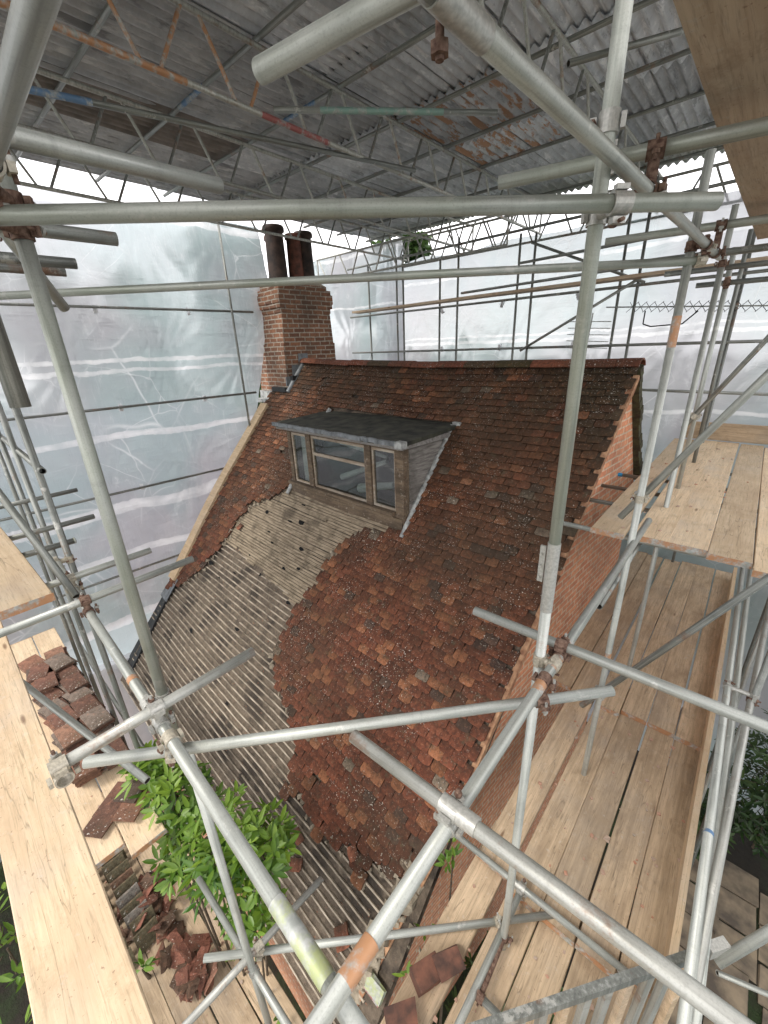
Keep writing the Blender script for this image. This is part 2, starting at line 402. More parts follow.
M['slate'] = flat('slate_roof', (.11, .10, .125), .7, 0, .25, 8, .5)

# ------------------------------------------------------------------ mesh helpers
class MB:
    def __init__(s): s.v = []; s.f = []; s.c = []; s.mi = []; s.sm = []
    def add(s, vs, fs, col=None, mi=0, smooth=False):
        b = len(s.v); s.v += [tuple(v) for v in vs]
        for f in fs:
            s.f.append(tuple(i + b for i in f)); s.c.append(col); s.mi.append(mi); s.sm.append(smooth)
        return s
    def box(s, lo, hi, mt=None, col=None, mi=0, jit=0):
        x0, y0, z0 = lo; x1, y1, z1 = hi
        vs = [Vector(p) for p in ((x0, y0, z0), (x1, y0, z0), (x1, y1, z0), (x0, y1, z0), (x0, y0, z1), (x1, y0, z1), (x1, y1, z1), (x0, y1, z1))]
        if jit: vs = [v + Vector((R.uniform(-jit, jit), R.uniform(-jit, jit), R.uniform(-jit, jit))) for v in vs]
        if mt is not None: vs = [mt @ v for v in vs]
        return s.add(vs, [(0, 3, 2, 1), (4, 5, 6, 7), (0, 1, 5, 4), (1, 2, 6, 5), (2, 3, 7, 6), (3, 0, 4, 7)], col, mi)
    def cyl(s, a, b, r, n=12, r2=None, caps=True, col=None, mi=0):
        a = Vector(a); b = Vector(b); r2 = r if r2 is None else r2
        q = (b - a).normalized().to_track_quat('Z', 'Y').to_matrix()
        vs = [a + q @ Vector((math.cos(2 * PI * k / n) * r, math.sin(2 * PI * k / n) * r, 0)) for k in range(n)]
        vs += [b + q @ Vector((math.cos(2 * PI * k / n) * r2, math.sin(2 * PI * k / n) * r2, 0)) for k in range(n)]
        s.add(vs, [(k, (k + 1) % n, n + (k + 1) % n, n + k) for k in range(n)], col, mi, True)
        if caps:
            s.add(vs[:n], [tuple(range(n))[::-1]], col, mi); s.add(vs[n:], [tuple(range(n))], col, mi)
        return s
    def build(s, name, m, parent=None, loc=None, rot=None):
        me = bpy.data.meshes.new(name)
        me.from_pydata(s.v, [], s.f)
        for x in (m if isinstance(m, (list, tuple)) else [m]): me.materials.append(x)
        me.polygons.foreach_set('material_index', s.mi)
        me.polygons.foreach_set('use_smooth', s.sm)
        if any(c is not None for c in s.c):
            at = me.color_attributes.new('tint', 'FLOAT_COLOR', 'CORNER')
            buf = []
            for f, c in zip(s.f, s.c):
                if isinstance(c, list):
                    for q in c: buf += [q[0], q[1], q[2], 1]
                    continue
                c = c or (0, 0, 0)
                buf += [c[0], c[1], c[2], 1] * len(f)
            at.data.foreach_set('color', buf)
        me.update()
        o = bpy.data.objects.new(name, me)
        COL.objects.link(o)
        if parent: o.parent = parent
        if loc is not None: o.location = loc
        if rot is not None: o.rotation_euler = rot
        return o
def tag(o, label=None, cat=None, group=None, kind=None):
    if label: o['label'] = label
    if cat: o['category'] = cat
    if group: o['group'] = group
    if kind: o['kind'] = kind
    return o
def thing(name, label, cat, loc=(0, 0, 0), rot=(0, 0, 0), group=None):
    o = bpy.data.objects.new(name, None); COL.objects.link(o)
    o.location = loc; o.rotation_euler = rot; o.empty_display_size = .1
    return tag(o, label, cat, group)

# ------------------------------------------------------------------ scaffold pieces
TR = .0190
_tube_cache = {}
def tube(label, a, b, m='galv', bands=(), group=None, r=TR, name='scaffold_tube', cat='scaffold tube', ext=0, seg=20):
    a = Vector(a); b = Vector(b)
    d = (b - a); n = d.normalized()
    a = a - n * ext; ln = (b - a).length
    mb = MB()
    # slightly uneven outer skin, hollow ends
    k = seg; rings = [(0, r), (.0, r)]
    zs = [0, ln]
    vs = []; fs = []
    def ring(z, rr): return [(math.cos(2 * PI * i / k) * rr, math.sin(2 * PI * i / k) * rr, z) for i in range(k)]
    prof = [(min(.15, ln * .3), r - .0038), (0, r - .0038), (0, r), (ln, r), (ln, r - .0038), (ln - min(.15, ln * .3), r - .0038)]
    for z, rr in prof: vs += ring(z, rr)
    for j in range(len(prof) - 1):
        for i in range(k):
            fs.append((j * k + i, j * k + (i + 1) % k, (j + 1) * k + (i + 1) % k, (j + 1) * k + i))
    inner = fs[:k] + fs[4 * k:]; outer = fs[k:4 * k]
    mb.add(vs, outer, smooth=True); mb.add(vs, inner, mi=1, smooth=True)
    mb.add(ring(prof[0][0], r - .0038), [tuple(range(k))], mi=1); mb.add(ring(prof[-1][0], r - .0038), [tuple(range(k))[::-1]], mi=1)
    for i in range(len(mb.sm)):
        if abs(mb.v[mb.f[i][0]][2] - mb.v[mb.f[i][2]][2]) < 1e-6: mb.sm[i] = False
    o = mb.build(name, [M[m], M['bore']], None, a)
    q = n.to_track_quat('Z', 'Y')
    o.rotation_euler = q.to_euler()
    tag(o, label, cat, group); EP[o.name] = (a.copy(), b.copy())
    for (t0, t1, bm) in bands:
        c = MB(); c.cyl((0, 0, t0 * ln), (0, 0, t1 * ln), r + .0012, k, caps=True)
        c.build('painted_band', M[bm], o)
    return o
EP = {}
def closest(a0, a1, b0, b1):
    u, v, w = a1 - a0, b1 - b0, a0 - b0
    a, b, c, d, e = u.dot(u), u.dot(v), v.dot(v), u.dot(w), v.dot(w)
    D = a * c - b * b
    if D < 1e-9: return a0, b0
    sc_, tc_ = (b * e - c * d) / D, (a * e - b * d) / D
    sc_ = max(0, min(1, sc_)); tc_ = max(0, min(1, tc_))
    return a0 + u * sc_, b0 + v * tc_
def coupler(t1, t2, label, rusty=False, m=None):
    if isinstance(t2, str): t2 = type('T', (), {'name': t2})
    """joins two tubes: a hinged band round each at their closest points, swing bolts and nuts"""
    (a0, a1), (b0, b1) = EP[t1.name], EP[t2.name]
    pa, pb = closest(a0, a1, b0, b1)
    if (pa - pb).length < .049:
        pb = pb + ((pb - pa).normalized() if (pb - pa).length > .004 else (a1 - a0).cross(b1 - b0).normalized()) * .0
    d1, d2 = (a1 - a0).normalized(), (b1 - b0).normalized()
    x = pb - pa
    if x.length < .01: x = d1.cross(d2)
    x.normalize()
    mid = (pa + pb) / 2
    t = thing('scaffold_coupler', label, 'coupler', mid)
    m = M['rust'] if rusty else M[m or 'clamp']
    for d, c in ((d1, pa - mid), (d2, pb - mid)):
        mb = MB(); w = .022; q = d.to_track_quat('Z', 'X').to_matrix()
        n = 24; ro, ri = .0240, .0192; vs = []
        for zz, rr in ((-w, ri), (-w, ro), (w, ro), (w, ri)):
            vs += [c + q @ Vector((math.cos(2 * PI * i / n) * rr, math.sin(2 * PI * i / n) * rr, zz)) for i in range(n)]
        mb.add(vs, [(j * n + i, j * n + (i + 1) % n, ((j + 1) % 4) * n + (i + 1) % n, ((j + 1) % 4) * n + i) for j in range(4) for i in range(n)])
        y = d.cross(x).normalized()
        F = Matrix((d, y, y.cross(d) * -1)).transposed().to_4x4(); F.translation = c
        mb.box((-w * .7, .027, -.009), (w * .7, .041, .009), F)
        mb.box((-w * .7, -.037, -.008), (w * .7, -.026, .008), F)
        mb.build('clamp_band', m, t)
        bb = MB(); bb.cyl(F @ Vector((0, .036, -.024)), F @ Vector((0, .036, .032)), .005, 8)
        bb.build('bolt', M['rust'] if R.random() < .6 else M['clamp'], t)
        bb = MB(); bb.cyl(F @ Vector((0, .036, .010)), F @ Vector((0, .036, .020)), .0105, 6)
        bb.build('nut', M['rust'] if R.random() < .6 else M['clamp'], t)
    g = (pb - pa).length
    if g > .05:
        mb = MB(); mb.cyl(-x * (g / 2 - .02), x * (g / 2 - .02), .015, 10); mb.build('swivel_pin', m, t)
    return t
X3, Y3, Z3 = Vector((1, 0, 0)), Vector((0, 1, 0)), Vector((0, 0, 1))
def board(label, a, ln, w=.225, th=.038, az=0., m='board', tips='orange', group=None, name='scaffold_board', tilt=0., roll=0.):
    """a = centre of the near end (top face); runs ln metres along azimuth az (0 = +X)"""
    mb = MB()
    nx = max(2, int(ln / .35))
    wob = R.uniform(0, 50)
    vs = []; fs = []
    prof = [(-w / 2, -.004), (-w / 2 + .004, 0), (w / 2 - .004, 0), (w / 2, -.004), (w / 2, -th), (-w / 2, -th)]
    for i in range(nx + 1):
        x = ln * i / nx
        dy = noise.noise(Vector((x * .6, wob, 0))) * .006; dz = noise.noise(Vector((x * .5, wob, 9))) * .006
        for (y, z) in prof: vs.append((x, y + dy, z + dz))
    k = len(prof)
    for i in range(nx):
        for j in range(k): fs.append((i * k + j, (i + 1) * k + j, (i + 1) * k + (j + 1) % k, i * k + (j + 1) % k))
    fs.append(tuple(range(k))); fs.append(tuple(nx * k + j for j in range(k))[::-1])
    mb.add(vs, [f[::-1] for f in fs])
    o = mb.build(name, M[m], None, a, (roll, -tilt, az))
    tag(o, label, 'scaffold board', group)
    if tips:
        for x0, x1 in ((-.0015, .0012),):
            for xa, xb_ in ((-.0015, .0018), (ln - .0012, ln + .0015)):
                b = MB(); b.box((xa, -w / 2 - .001, -th - .001), (xb_, w / 2 + .001, .003))
                b.build('end_band', M[tips], o)
    return o

# ================================================================== THE HOUSE (local frame: x along ridge, y away, z up)
TH = rad(-3.0)
HB = Vector((-4.0, 3.0, -7.5))                    # base point in house coordinates
rot = Matrix.Rotation(TH, 3, 'Z')
house = thing('brick_house', 'old brick house with a steep clay tiled roof half stripped to its battens', 'house', rot @ HB, (0, 0, TH))
def hb(mb, name, m, parent=None):
    """link a mesh given in house coordinates"""
    par = parent or house
    mb.v = [(v[0] - HB.x, v[1] - HB.y, v[2] - HB.z) for v in mb.v]
    return mb.build(name, m, par)
P = rad(50); CP, SP = math.cos(P), math.sin(P)
def ridge_z(x):
    t = (x + 6.7) / 5.55
    return -.17 - .075 * max(0, min(1, t)) - .045 * math.sin(PI * max(0, min(1, t)))
def und(x, s):
    return .045 * noise.noise(Vector((x * .55, s * .5, 3.3))) + .018 * noise.noise(Vector((x * 1.6, s * 1.3, 7.1)))
def S(x, s, h=0.):
    h += und(x, s)
    return Vector((x, 4.75 - s * CP - h * SP, ridge_z(x) - s * SP + h * CP))
P2 = rad(56)
def S2(x, s, h=0.):
    return Vector((x, 4.75 + s * math.cos(P2) + h * math.sin(P2), ridge_z(x) - s * math.sin(P2) + h * math.cos(P2)))
def xr(s): return -1.15 - .018 * s - max(0, s - 4.6) * .10
def xl(s): return -7.12 + max(0, s - 5.0) * .22
SE = 6.35
# stripped area, in (x, y) of the roof plane -> (x, s)
def xs(*pts): return [(x, (4.75 - y) / CP) for x, y in pts]
BARE = xs((-5.19, 3.36), (-5.6, 3.10), (-5.95, 3.02), (-6.15, 2.83), (-6.18, 2.55), (-6.32, 2.30), (-6.5, 2.06), (-6.8, 1.88), (-7.2, 1.72), (-7.2, .3), (-1.2, .3),
          (-1.10, 1.25), (-1.30, 1.45), (-1.45, 1.50), (-1.62, 1.42), (-1.70, 1.50), (-1.79, 1.22), (-1.88, 1.42), (-2.1, 1.36), (-2.35, 1.30), (-2.65, 1.38), (-2.95, 1.30), (-2.98, 1.47), (-3.10, 1.60), (-3.35, 1.70), (-3.55, 1.76), (-3.9, 1.86), (-4.05, 2.0),
          (-3.98, 2.37), (-3.90, 2.60), (-3.82, 2.90), (-3.72, 3.10), (-3.40, 3.20), (-3.0, 3.25), (-3.0, 3.40))
def inside(x, s, poly):
    c = False; j = len(poly) - 1
    for i in range(len(poly)):
        xi, yi = poly[i]; xj, yj = poly[j]
        if (yi > s) != (yj > s) and x < (xj - xi) * (s - yi) / (yj - yi) + xi: c = not c
        j = i
    return c
DX0, DX1, DY = -5.25, -2.97, 3.32           # dormer front
DS = (4.75 - DY) / CP                        # slope distance of the dormer foot
D_TOP = (4.75 - 4.19) / CP
def in_dormer(x, s): return DX0 - .02 < x < DX1 + .02 and D_TOP - .02 < s < DS + .05

# deck
mb = MB(); nx, ns = 30, 32
vs = [S(-7.1 + 5.9 * i / nx, SE * j / ns, -.012) for j in range(ns + 1) for i in range(nx + 1)]
def hole_mark(i, j):
    x = -7.1 + 5.9 * (i + .5) / nx; s = SE * (j + .5) / ns
    return DX0 + .1 < x < DX1 - .1 and D_TOP + .2 < s < DS - .1
fs = [(j * (nx + 1) + i, (j + 1) * (nx + 1) + i, (j + 1) * (nx + 1) + i + 1, j * (nx + 1) + i + 1) for j in range(ns) for i in range(nx) if not hole_mark(i, j)]
mb.add(vs, fs)
vs = [S(-7.1 + 5.9 * i / nx, SE * j / ns, -.09) for j in range(ns + 1) for i in range(nx + 1)]
mb.add(vs, [f[::-1] for f in fs])
deck = hb(mb, 'roof_deck', M['deck'])
# battens and laths
def strips(name, m, gauge, w, h0, h1, s0, s1, zone):
    mb = MB(); s = s0
    while s < s1:
        x = -7.05; run = None
        while x < -1.2:
            ok = inside(x, s, BARE) and zone(x, s) and not (DX0 < x < DX1 and s < DS + .05) and x < xr(s) - .02 and x > xl(s)
            if ok and R.random() < .02: ok = False
            if ok and run is None: run = x
            if run is not None and (not ok or x + .15 >= -1.2):
                if x - run > .1:
                    xa = run - R.uniform(.03, .2); n = max(1, int((x - xa) / .3)); ds = R.uniform(-.004, .004); vs = []
                    for k in range(n + 1):
                        xx = xa + (x - xa) * k / n; d = ds + R.uniform(-.001, .001); hh = R.uniform(-.001, .001)
                        for (a, b) in ((-w / 2, h0), (-w / 2, h1), (w / 2, h1), (w / 2, h0)): vs.append(S(xx, s + a + d, b + hh))
                    f = [(k * 4 + j, (k + 1) * 4 + j, (k + 1) * 4 + (j + 1) % 4, k * 4 + (j + 1) % 4) for k in range(n) for j in range(4)]
                    f += [(0, 1, 2, 3), tuple(n * 4 + j for j in (3, 2, 1, 0))]
                    mb.add(vs, f)
                run = None
            x += .075
        s += gauge
    return hb(mb, name, m)
def upper(x, s):           # the pale, closely lathed zone below the dormer
    return s < 3.46 + (x + 6.0) * .10 + .03 * math.sin(x * 9)
strips('batten', M['batten'], .078, .016, -.02, .006, 2.2, SE, lambda x, s: not upper(x, s))
strips('lath', M['lath'], .040, .031, -.03, .004, 1.9, SE, upper)
# flat black patches over the laths, painted as the shade of holes
for (x, s) in ((-5.45, 3.45), (-6.3, 3.9), (-4.6, 3.35), (-5.9, 4.9), (-4.4, 5.2), (-4.85, 2.42), (-4.72, 2.66), (-4.95, 2.72), (-5.3, 3.0), (-4.45, 3.0), (-5.1, 3.12), (-4.3, 3.25), (-5.55, 2.75), (-5.0, 3.6), (-4.2, 3.7), (-5.6, 3.8), (-5.9, 4.0), (-4.9, 4.4)):
    w, h = R.uniform(.035, .08), R.uniform(.012, .040)
    mb = MB(); pts = [S(x + math.cos(t * PI / 4) * w * R.uniform(.45, 1.2), s + math.sin(t * PI / 4) * h * R.uniform(.5, 1.2), .0125) for t in range(8)]
    mb.add(pts, [tuple(range(8))[::-1]]); hb(mb, 'hole_mark', M['black'])

# tiles
def tile_color(x, s, red=0.):
    r = R.random()
    n = noise.noise(Vector((x * .8, s * .8, 1.7)))
    low = max(0, min(1, (s - 2.0) / 2.0))
    base = Vector((.162 + .010 * low, .062 - .006 * low, .032 - .001 * low))
    v = R.uniform(.75, 1.25) * (1 + n * .45)
    c = base * v
    if r < .16: c = Vector((.31, .125, .06)) * R.uniform(.7, 1.2)
    elif r < .165: c = Vector((.42, .19, .10)) * R.uniform(.7, 1.1)
    elif r < .215: c = Vector((.10, .06, .045)) * R.uniform(.7, 1.2)
    elif r < .225: c = Vector((.24, .19, .14)) * R.uniform(.8, 1.2)
    ms = max(0, 1 - s / 1.3) * .5 + max(0, 1 - (xr(s) - x) / 1.4) * max(0, 1 - s / 3.4) * .65 + (.06 if s < 2.6 else 0)
    ms = min(.88, ms + (.15 if n > .25 else 0))
    if R.random() < .9: c = c.lerp(Vector((.045, .034, .017)), ms)
    return tuple(c)
def tile(mb, f, x, s, w=.160, ln=.15, th=.014, col=None, ang=0, lift=.0):
    """f = surface function; the tile's tail (bottom end) sits at s"""
    ca, sa = math.cos(ang), math.sin(ang)
    vs = []
    cam_ = R.uniform(.004, .011); c1, c2 = R.uniform(.006, .022), R.uniform(.006, .022); tw = R.uniform(-.003, .003)
    out = ((-w / 2, -ln), (0, -ln), (w / 2, -ln), (w / 2, -c1), (w / 2 - c1, 0), (0, R.uniform(-.003, .004)), (-w / 2 + c2, 0), (-w / 2, -c2))
    for hh in (0, 1):
        for (u, v) in out:
            uu = u * ca - v * sa; vv = u * sa + v * ca
            h = .004 + lift + (v + ln) / ln * .024 + hh * th + cam_ * (1 - abs(u) / w * 2) + tw * u / w
            vs.append(f(x + uu, s + vv, h))
    n = 8
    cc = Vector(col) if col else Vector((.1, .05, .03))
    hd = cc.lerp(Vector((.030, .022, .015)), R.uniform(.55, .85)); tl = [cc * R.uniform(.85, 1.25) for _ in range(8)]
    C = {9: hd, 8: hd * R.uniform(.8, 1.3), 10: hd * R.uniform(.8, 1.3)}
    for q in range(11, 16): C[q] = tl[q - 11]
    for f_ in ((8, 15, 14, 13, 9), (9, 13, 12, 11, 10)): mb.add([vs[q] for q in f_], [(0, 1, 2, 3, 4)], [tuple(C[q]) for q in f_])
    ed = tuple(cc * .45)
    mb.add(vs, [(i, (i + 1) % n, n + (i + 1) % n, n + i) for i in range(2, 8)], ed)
mb = MB(); G = .085
i = 0; s = .12
while s < SE + .02:
    x = -7.14 + (.0705 if i % 2 else 0)
    while x < xr(s) - .02:
        if not inside(x, s - .04, BARE) and not in_dormer(x, s - .03) and x > xl(s) - .05 and R.random() > .003:
            edge = inside(x, s + .22, BARE) or inside(x - .2, s, BARE) or inside(x + .2, s, BARE)
            a = R.gauss(0, .018 if not edge else .06)
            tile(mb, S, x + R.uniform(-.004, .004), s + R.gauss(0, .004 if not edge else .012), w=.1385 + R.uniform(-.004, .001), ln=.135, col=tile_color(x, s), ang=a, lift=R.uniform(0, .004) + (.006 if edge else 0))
        x += .141
    s += G; i += 1
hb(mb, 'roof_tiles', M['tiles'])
mb = MB(); s = .12; i = 0
while s < 1.62:
    x = -7.1 + (.0825 if i % 2 else 0)
    while x < -1.24:
        tile(mb, S2, x, s, col=tuple(Vector(tile_color(x, .3)) * .8)); x += .165
    s += G; i += 1
vs = [S2(-7.1, 0, -.03), S2(-1.15, 0, -.03), S2(-1.15, 1.6, -.03), S2(-7.1, 1.6, -.03)]
mb.add(vs, [(0, 1, 2, 3)], (.05, .04, .03))
hb(mb, 'rear_roof_tiles', M['tiles'])
mb = MB()
for k in range(16):
    s0, s1 = .1 * k, .1 * k + .1
    o = R.uniform(-.012, .012)
    vs = [S2(-1.26, s0, -.06), S2(-1.14 + o, s0, -.06), S2(-1.14 + o, s0, .03), S2(-1.26, s0, .045), S2(-1.26, s1, -.06), S2(-1.14 + o, s1, -.06), S2(-1.14 + o, s1, .03), S2(-1.26, s1, .045)]
    mb.add(vs, [(0, 1, 5, 4), (1, 2, 6, 5), (2, 3, 7, 6), (0, 3, 2, 1), (4, 5, 6, 7)])
M['moss'] = flat('mossy_verge', (.055, .055, .025), .95, 0, .4, 20, 1, dark=(.03, .022, .016))
hb(mb, 'rear_verge', M['moss'])
mb = MB()
for j in range(len(BARE) - 1):
    (xa, sa_), (xb2, sb_) = BARE[j], BARE[j + 1]
    if min(xa, xb2) < -7 or (xa > -1.3 and xb2 > -1.3) or j < 1: continue
    nn_ = int(math.hypot(xb2 - xa, sb_ - sa_) / .035)
    for q in range(nn_):
        t_ = R.random(); x = xa + (xb2 - xa) * t_ + R.gauss(0, .035); s_ = sa_ + (sb_ - sa_) * t_ + R.gauss(0, .035)
        if DX0 < x < DX1 and s_ < DS + .1: continue
        if R.random() < .5: continue
        mb = MB()
        r = R.uniform(.008, .028)
        mb.box((-r, -r, -r * .3), (r, r, r * .6), Matrix.Translation(S(x, s_, .012)) @ Matrix.Rotation(R.uniform(0, 3), 4, (R.random(), R.random(), 1)), jit=r * .4); hb(mb, 'mortar_lump', M['mortar'])
# ridge tiles
x = -6.62
while x < -1.2:
    ln = min(.44, -1.13 - x)
    mb = MB(); n = 8; vs = []
    dz = R.uniform(-.006, .006); col = [(.20, .065, .038), (.17, .055, .032), (.085, .055, .03), (.23, .08, .045)][R.randrange(4)]
    if -2.8 < x < -2.3: col = (.07, .055, .025)
    for xx in (x, x + ln - .006):
        for rr in (.125, .108):
            for k in range(n + 1):
                t = PI * (.14 + .72 * k / n)
                vs.append((xx, 4.75 + math.cos(t) * rr * 1.1, ridge_z(xx) - .045 + dz + math.sin(t) * rr))
    m = n + 1
    f = []
    for k in range(n):
        f += [(k, k + 1, 2 * m + k + 1, 2 * m + k), (m + k + 1, m + k, 3 * m + k, 3 * m + k + 1), (k + 1, k, m + k, m + k + 1), (2 * m + k, 2 * m + k + 1, 3 * m + k + 1, 3 * m + k)]
    mb.add(vs, f, col)
    hb(mb, 'ridge_tile', M['tiles'])
    x += .44
# walls
def prism(mb, x0, x1, poly):
    n = len(poly)
    vs = [(x0, y, z) for y, z in poly] + [(x1, y, z) for y, z in poly]
    mb.add(vs, [tuple(range(n)), tuple(range(n, 2 * n))[::-1]] + [(i, n + i, n + (i + 1) % n, (i + 1) % n) for i in range(n)])
mb = MB()
gp = []
for k in range(13):
    s = .06 + (6.2 - .06) * k / 12; p = S(-1.3, s, -.05); gp.append((p.y, p.z))
gp = gp[::-1] + [(5.62, -1.53), (5.62, -7.5), (.86, -7.5)]
wall_r = MB(); n = len(gp)
# gable wall follows the verge, which runs in towards the eaves
def gx(y): return xr((4.75 - y) / CP if y < 4.75 else 0) - .06
vs = [(gx(y), y, z) for y, z in gp] + [(gx(y) - .23, y, z) for y, z in gp]
wall_r.add(vs, [tuple(range(n))[::-1], tuple(range(n, 2 * n))] + [(i, (i + 1) % n, n + (i + 1) % n, n + i) for i in range(n)])
hb(wall_r, 'gable_wall', M['brick'])
mb = MB(); prism(mb, -7.02, -6.80, [(y, z - .01) for y, z in gp]); hb(mb, 'gable_wall', M['brick'])
mb = MB(); mb.box((-6.8, .86, -7.5), (-1.62, 1.08, -4.95)); hb(mb, 'front_wall', M['brick'])
mb = MB(); mb.box((-6.8, 5.40, -7.5), (-1.45, 5.62, -1.6)); hb(mb, 'rear_wall', M['brick'])
# verge: mortar bedding and undercloak along the right gable
mb = MB(); k = 60
for j in range(k):
    s0 = .1 + 6.0 * j / k; s1 = .1 + 6.0 * (j + 1) / k
    o0 = .018 + .008 * noise.noise(Vector((s0 * 3, 0, 0))); h = R.uniform(-.004, .004)
    vs = [S(xr(s0) - .03, s0, -.055 + h), S(xr(s0) + o0, s0, -.055 + h), S(xr(s0) + o0, s0, .004), S(xr(s0) - .03, s0, .004),
          S(xr(s1) - .03, s1, -.055 + h), S(xr(s1) + o0, s1, -.055 + h), S(xr(s1) + o0, s1, .004), S(xr(s1) - .03, s1, .004)]
    mb.add(vs, [(0, 1, 5, 4), (1, 2, 6, 5), (2, 3, 7, 6), (0, 3, 2, 1), (4, 5, 6, 7)])
M['verge'] = flat('verge_mortar', (.40, .24, .14), .95, 0, .35, 14, .8, dark=(.22, .10, .055))
hb(mb, 'verge', M['verge'])
# lumps of broken mortar on the lower right verge
mb = MB()
for j in range(70):
    s = R.uniform(4.9, 6.1); x = xr(s) - abs(R.gauss(0, .09)) - .01
    r = R.uniform(.02, .065); c = S(x, s, R.uniform(.0, .03))
    mt = Matrix.Translation(c) @ Matrix.Rotation(R.uniform(0, 3), 4, (R.random(), R.random(), R.random() + .1))
    mb.box((-r, -r * .8, -r * .4), (r, r * .8, r * .4), mt, jit=r * .35)
hb(mb, 'broken_mortar', M['mortar'])
# left verge: pine barge board, black gutter lining
mb = MB()
for j in range(12):
    s0, s1 = .95 + 3.55 * j / 12, .95 + 3.55 * (j + 1) / 12
    vs = [S(-7.23, s0, -.02), S(-7.00, s0, -.02), S(-7.00, s0, .085), S(-7.23, s0, .085), S(-7.23, s1, -.02), S(-7.00, s1, -.02), S(-7.00, s1, .085), S(-7.23, s1, .085)]
    mb.add(vs, [(0, 1, 5, 4), (1, 2, 6, 5), (2, 3, 7, 6), (3, 0, 4, 7)] + ([(0, 3, 2, 1)] if j == 0 else []) + ([(4, 5, 6, 7)] if j == 11 else []))
hb(mb, 'barge_board', M['pine'])
mb = MB()
vs = [S(-7.32, 4.7, -.05), S(-7.0, 4.7, .03), S(-6.85, 6.2, .03), S(-7.3, 6.2, -.05), S(-7.32, 4.7, -.09), S(-7.0, 4.7, -.01), S(-6.85, 6.2, -.01), S(-7.3, 6.2, -.09)]
mb.add(vs, [(0, 3, 2, 1), (4, 5, 6, 7), (0, 1, 5, 4), (1, 2, 6, 5), (2, 3, 7, 6), (3, 0, 4, 7)])
hb(mb, 'gutter_lining', M['slab_bk'])
mb = MB(); vs = [S(-7.22, 4.45, .02), S(-6.92, 4.45, .05), S(-6.92, 4.85, .055), S(-7.25, 4.85, .03)]
mb.add(vs, [(0, 3, 2, 1)]); mb.add([v - Vector((0, 0, .02)) for v in vs], [(0, 1, 2, 3)]); hb(mb, 'lead_flashing', M['lead'])
# fallen tile pieces lying on the battens
mb = MB()
for (x, s) in ((-2.55, 5.55), (-2.4, 5.75), (-1.95, 5.25), (-1.65, 5.8), (-6.0, 3.2)):
    mb = MB(); tile(mb, S, x, s, w=R.uniform(.08, .15), ln=R.uniform(.08, .16), col=(.32, .12, .07), ang=R.uniform(-1, 1), lift=.012)
    hb(mb, 'fallen_tile_piece', M['tiles'])

# ------------------------------------------------------------------ dormer
dormer = bpy.data.objects.new('dormer', None); COL.objects.link(dormer); dormer.parent = house
dormer.location = Vector((-4.1, DY, -1.95)) - HB
DB = Vector((-4.1, DY, -1.95))
def dbuild(mb, name, m):
    mb.v = [(v[0] - DB.x, v[1] - DB.y, v[2] - DB.z) for v in mb.v]
    return mb.build(name, m, dormer)
def cheek_mat():
    m, nt, out = mat('weathered_boarding')
    a = tex(nt, 'Noise', 1.5, detail=6, rough=.7, stretch=(30, 2.5, 30)); b = tex(nt, 'Noise', 4, detail=6)
    tc = nt.nodes.new('ShaderNodeTexCoord'); sz = nt.nodes.new('ShaderNodeSeparateXYZ'); L(nt, tc.outputs['Object'], sz.inputs[0])
    md = nt.nodes.new('ShaderNodeMath'); md.operation = 'FLOORED_MODULO'; L(nt, sz.outputs[2], md.inputs[0]); md.inputs[1].default_value = .155
    c = mix(nt, ramp(nt, a, [(.36, 0), (.62, 1)]), (.11, .10, .09), (.30, .28, .255))
    c = mix(nt, ramp(nt, b, [(.5, 0), (.65, .6)]), c, (.10, .09, .08))
    bsdf(nt, out, c, .9, 0, bump=a, bstr=.5, bdist=.006)
    return m
M['cheek_wood'] = cheek_mat()
zb, zt = -1.95, -1.02
F = DY
mb = MB()
for x0, x1 in ((DX0, DX0 + .075), (-4.80, -4.70), (-3.60, -3.50), (DX1 - .13, DX1)):
    mb.box((x0, F - .005 * (x0 != DX0), zb - .02 if x0 in (DX0,) or x1 == DX1 else zb + .14), (x1, F + .09, zt + .0))
mb.box((DX0 + .076, F - .003, zb + .02), (DX1 - .131, F + .09, zb + .13))
mb.box((DX0 + .076, F + .012, zt - .05), (DX1 - .131, F + .088, zt))
dbuild(mb, 'frame', M['frame_wood'])
mb = MB(); mb.box((DX0 - .03, F - .06, zb + .10), (DX1 - .14, F - .006, zb + .145)); mb.box((DX0 - .01, F - .028, zb - .10), (DX1 - .02, F - .008, zb + .08))
dbuild(mb, 'sill', M['frame_wood'])
lights = ((DX0 + .075, -4.80), (-4.70, -3.60), (-3.50, DX1 - .13))
for k, (x0, x1) in enumerate(lights):
    z0, z1 = zb + .14, zt - .05
    mb = MB(); b = .032
    mb.box((x0 + .004, F + .02, z0), (x0 + b, F + .05, z1)); mb.box((x1 - b, F + .02, z0), (x1 - .004, F + .05, z1))
    mb.box((x0 + b, F + .02, z0), (x1 - b, F + .05, z0 + b)); mb.box((x0 + b, F + .02, z1 - b), (x1 - b, F + .05, z1))
    if k == 1: mb.box((x0 + b, F + .015, z0 + .47), (x1 - b, F + .055, z0 + .51))
    dbuild(mb, 'casement', M['bead_wood'])
    mb = MB(); mb.box((x0 + b, F + .036, z0 + b), (x1 - b, F + .040, z1 - b)); dbuild(mb, 'pane', M['glass'])
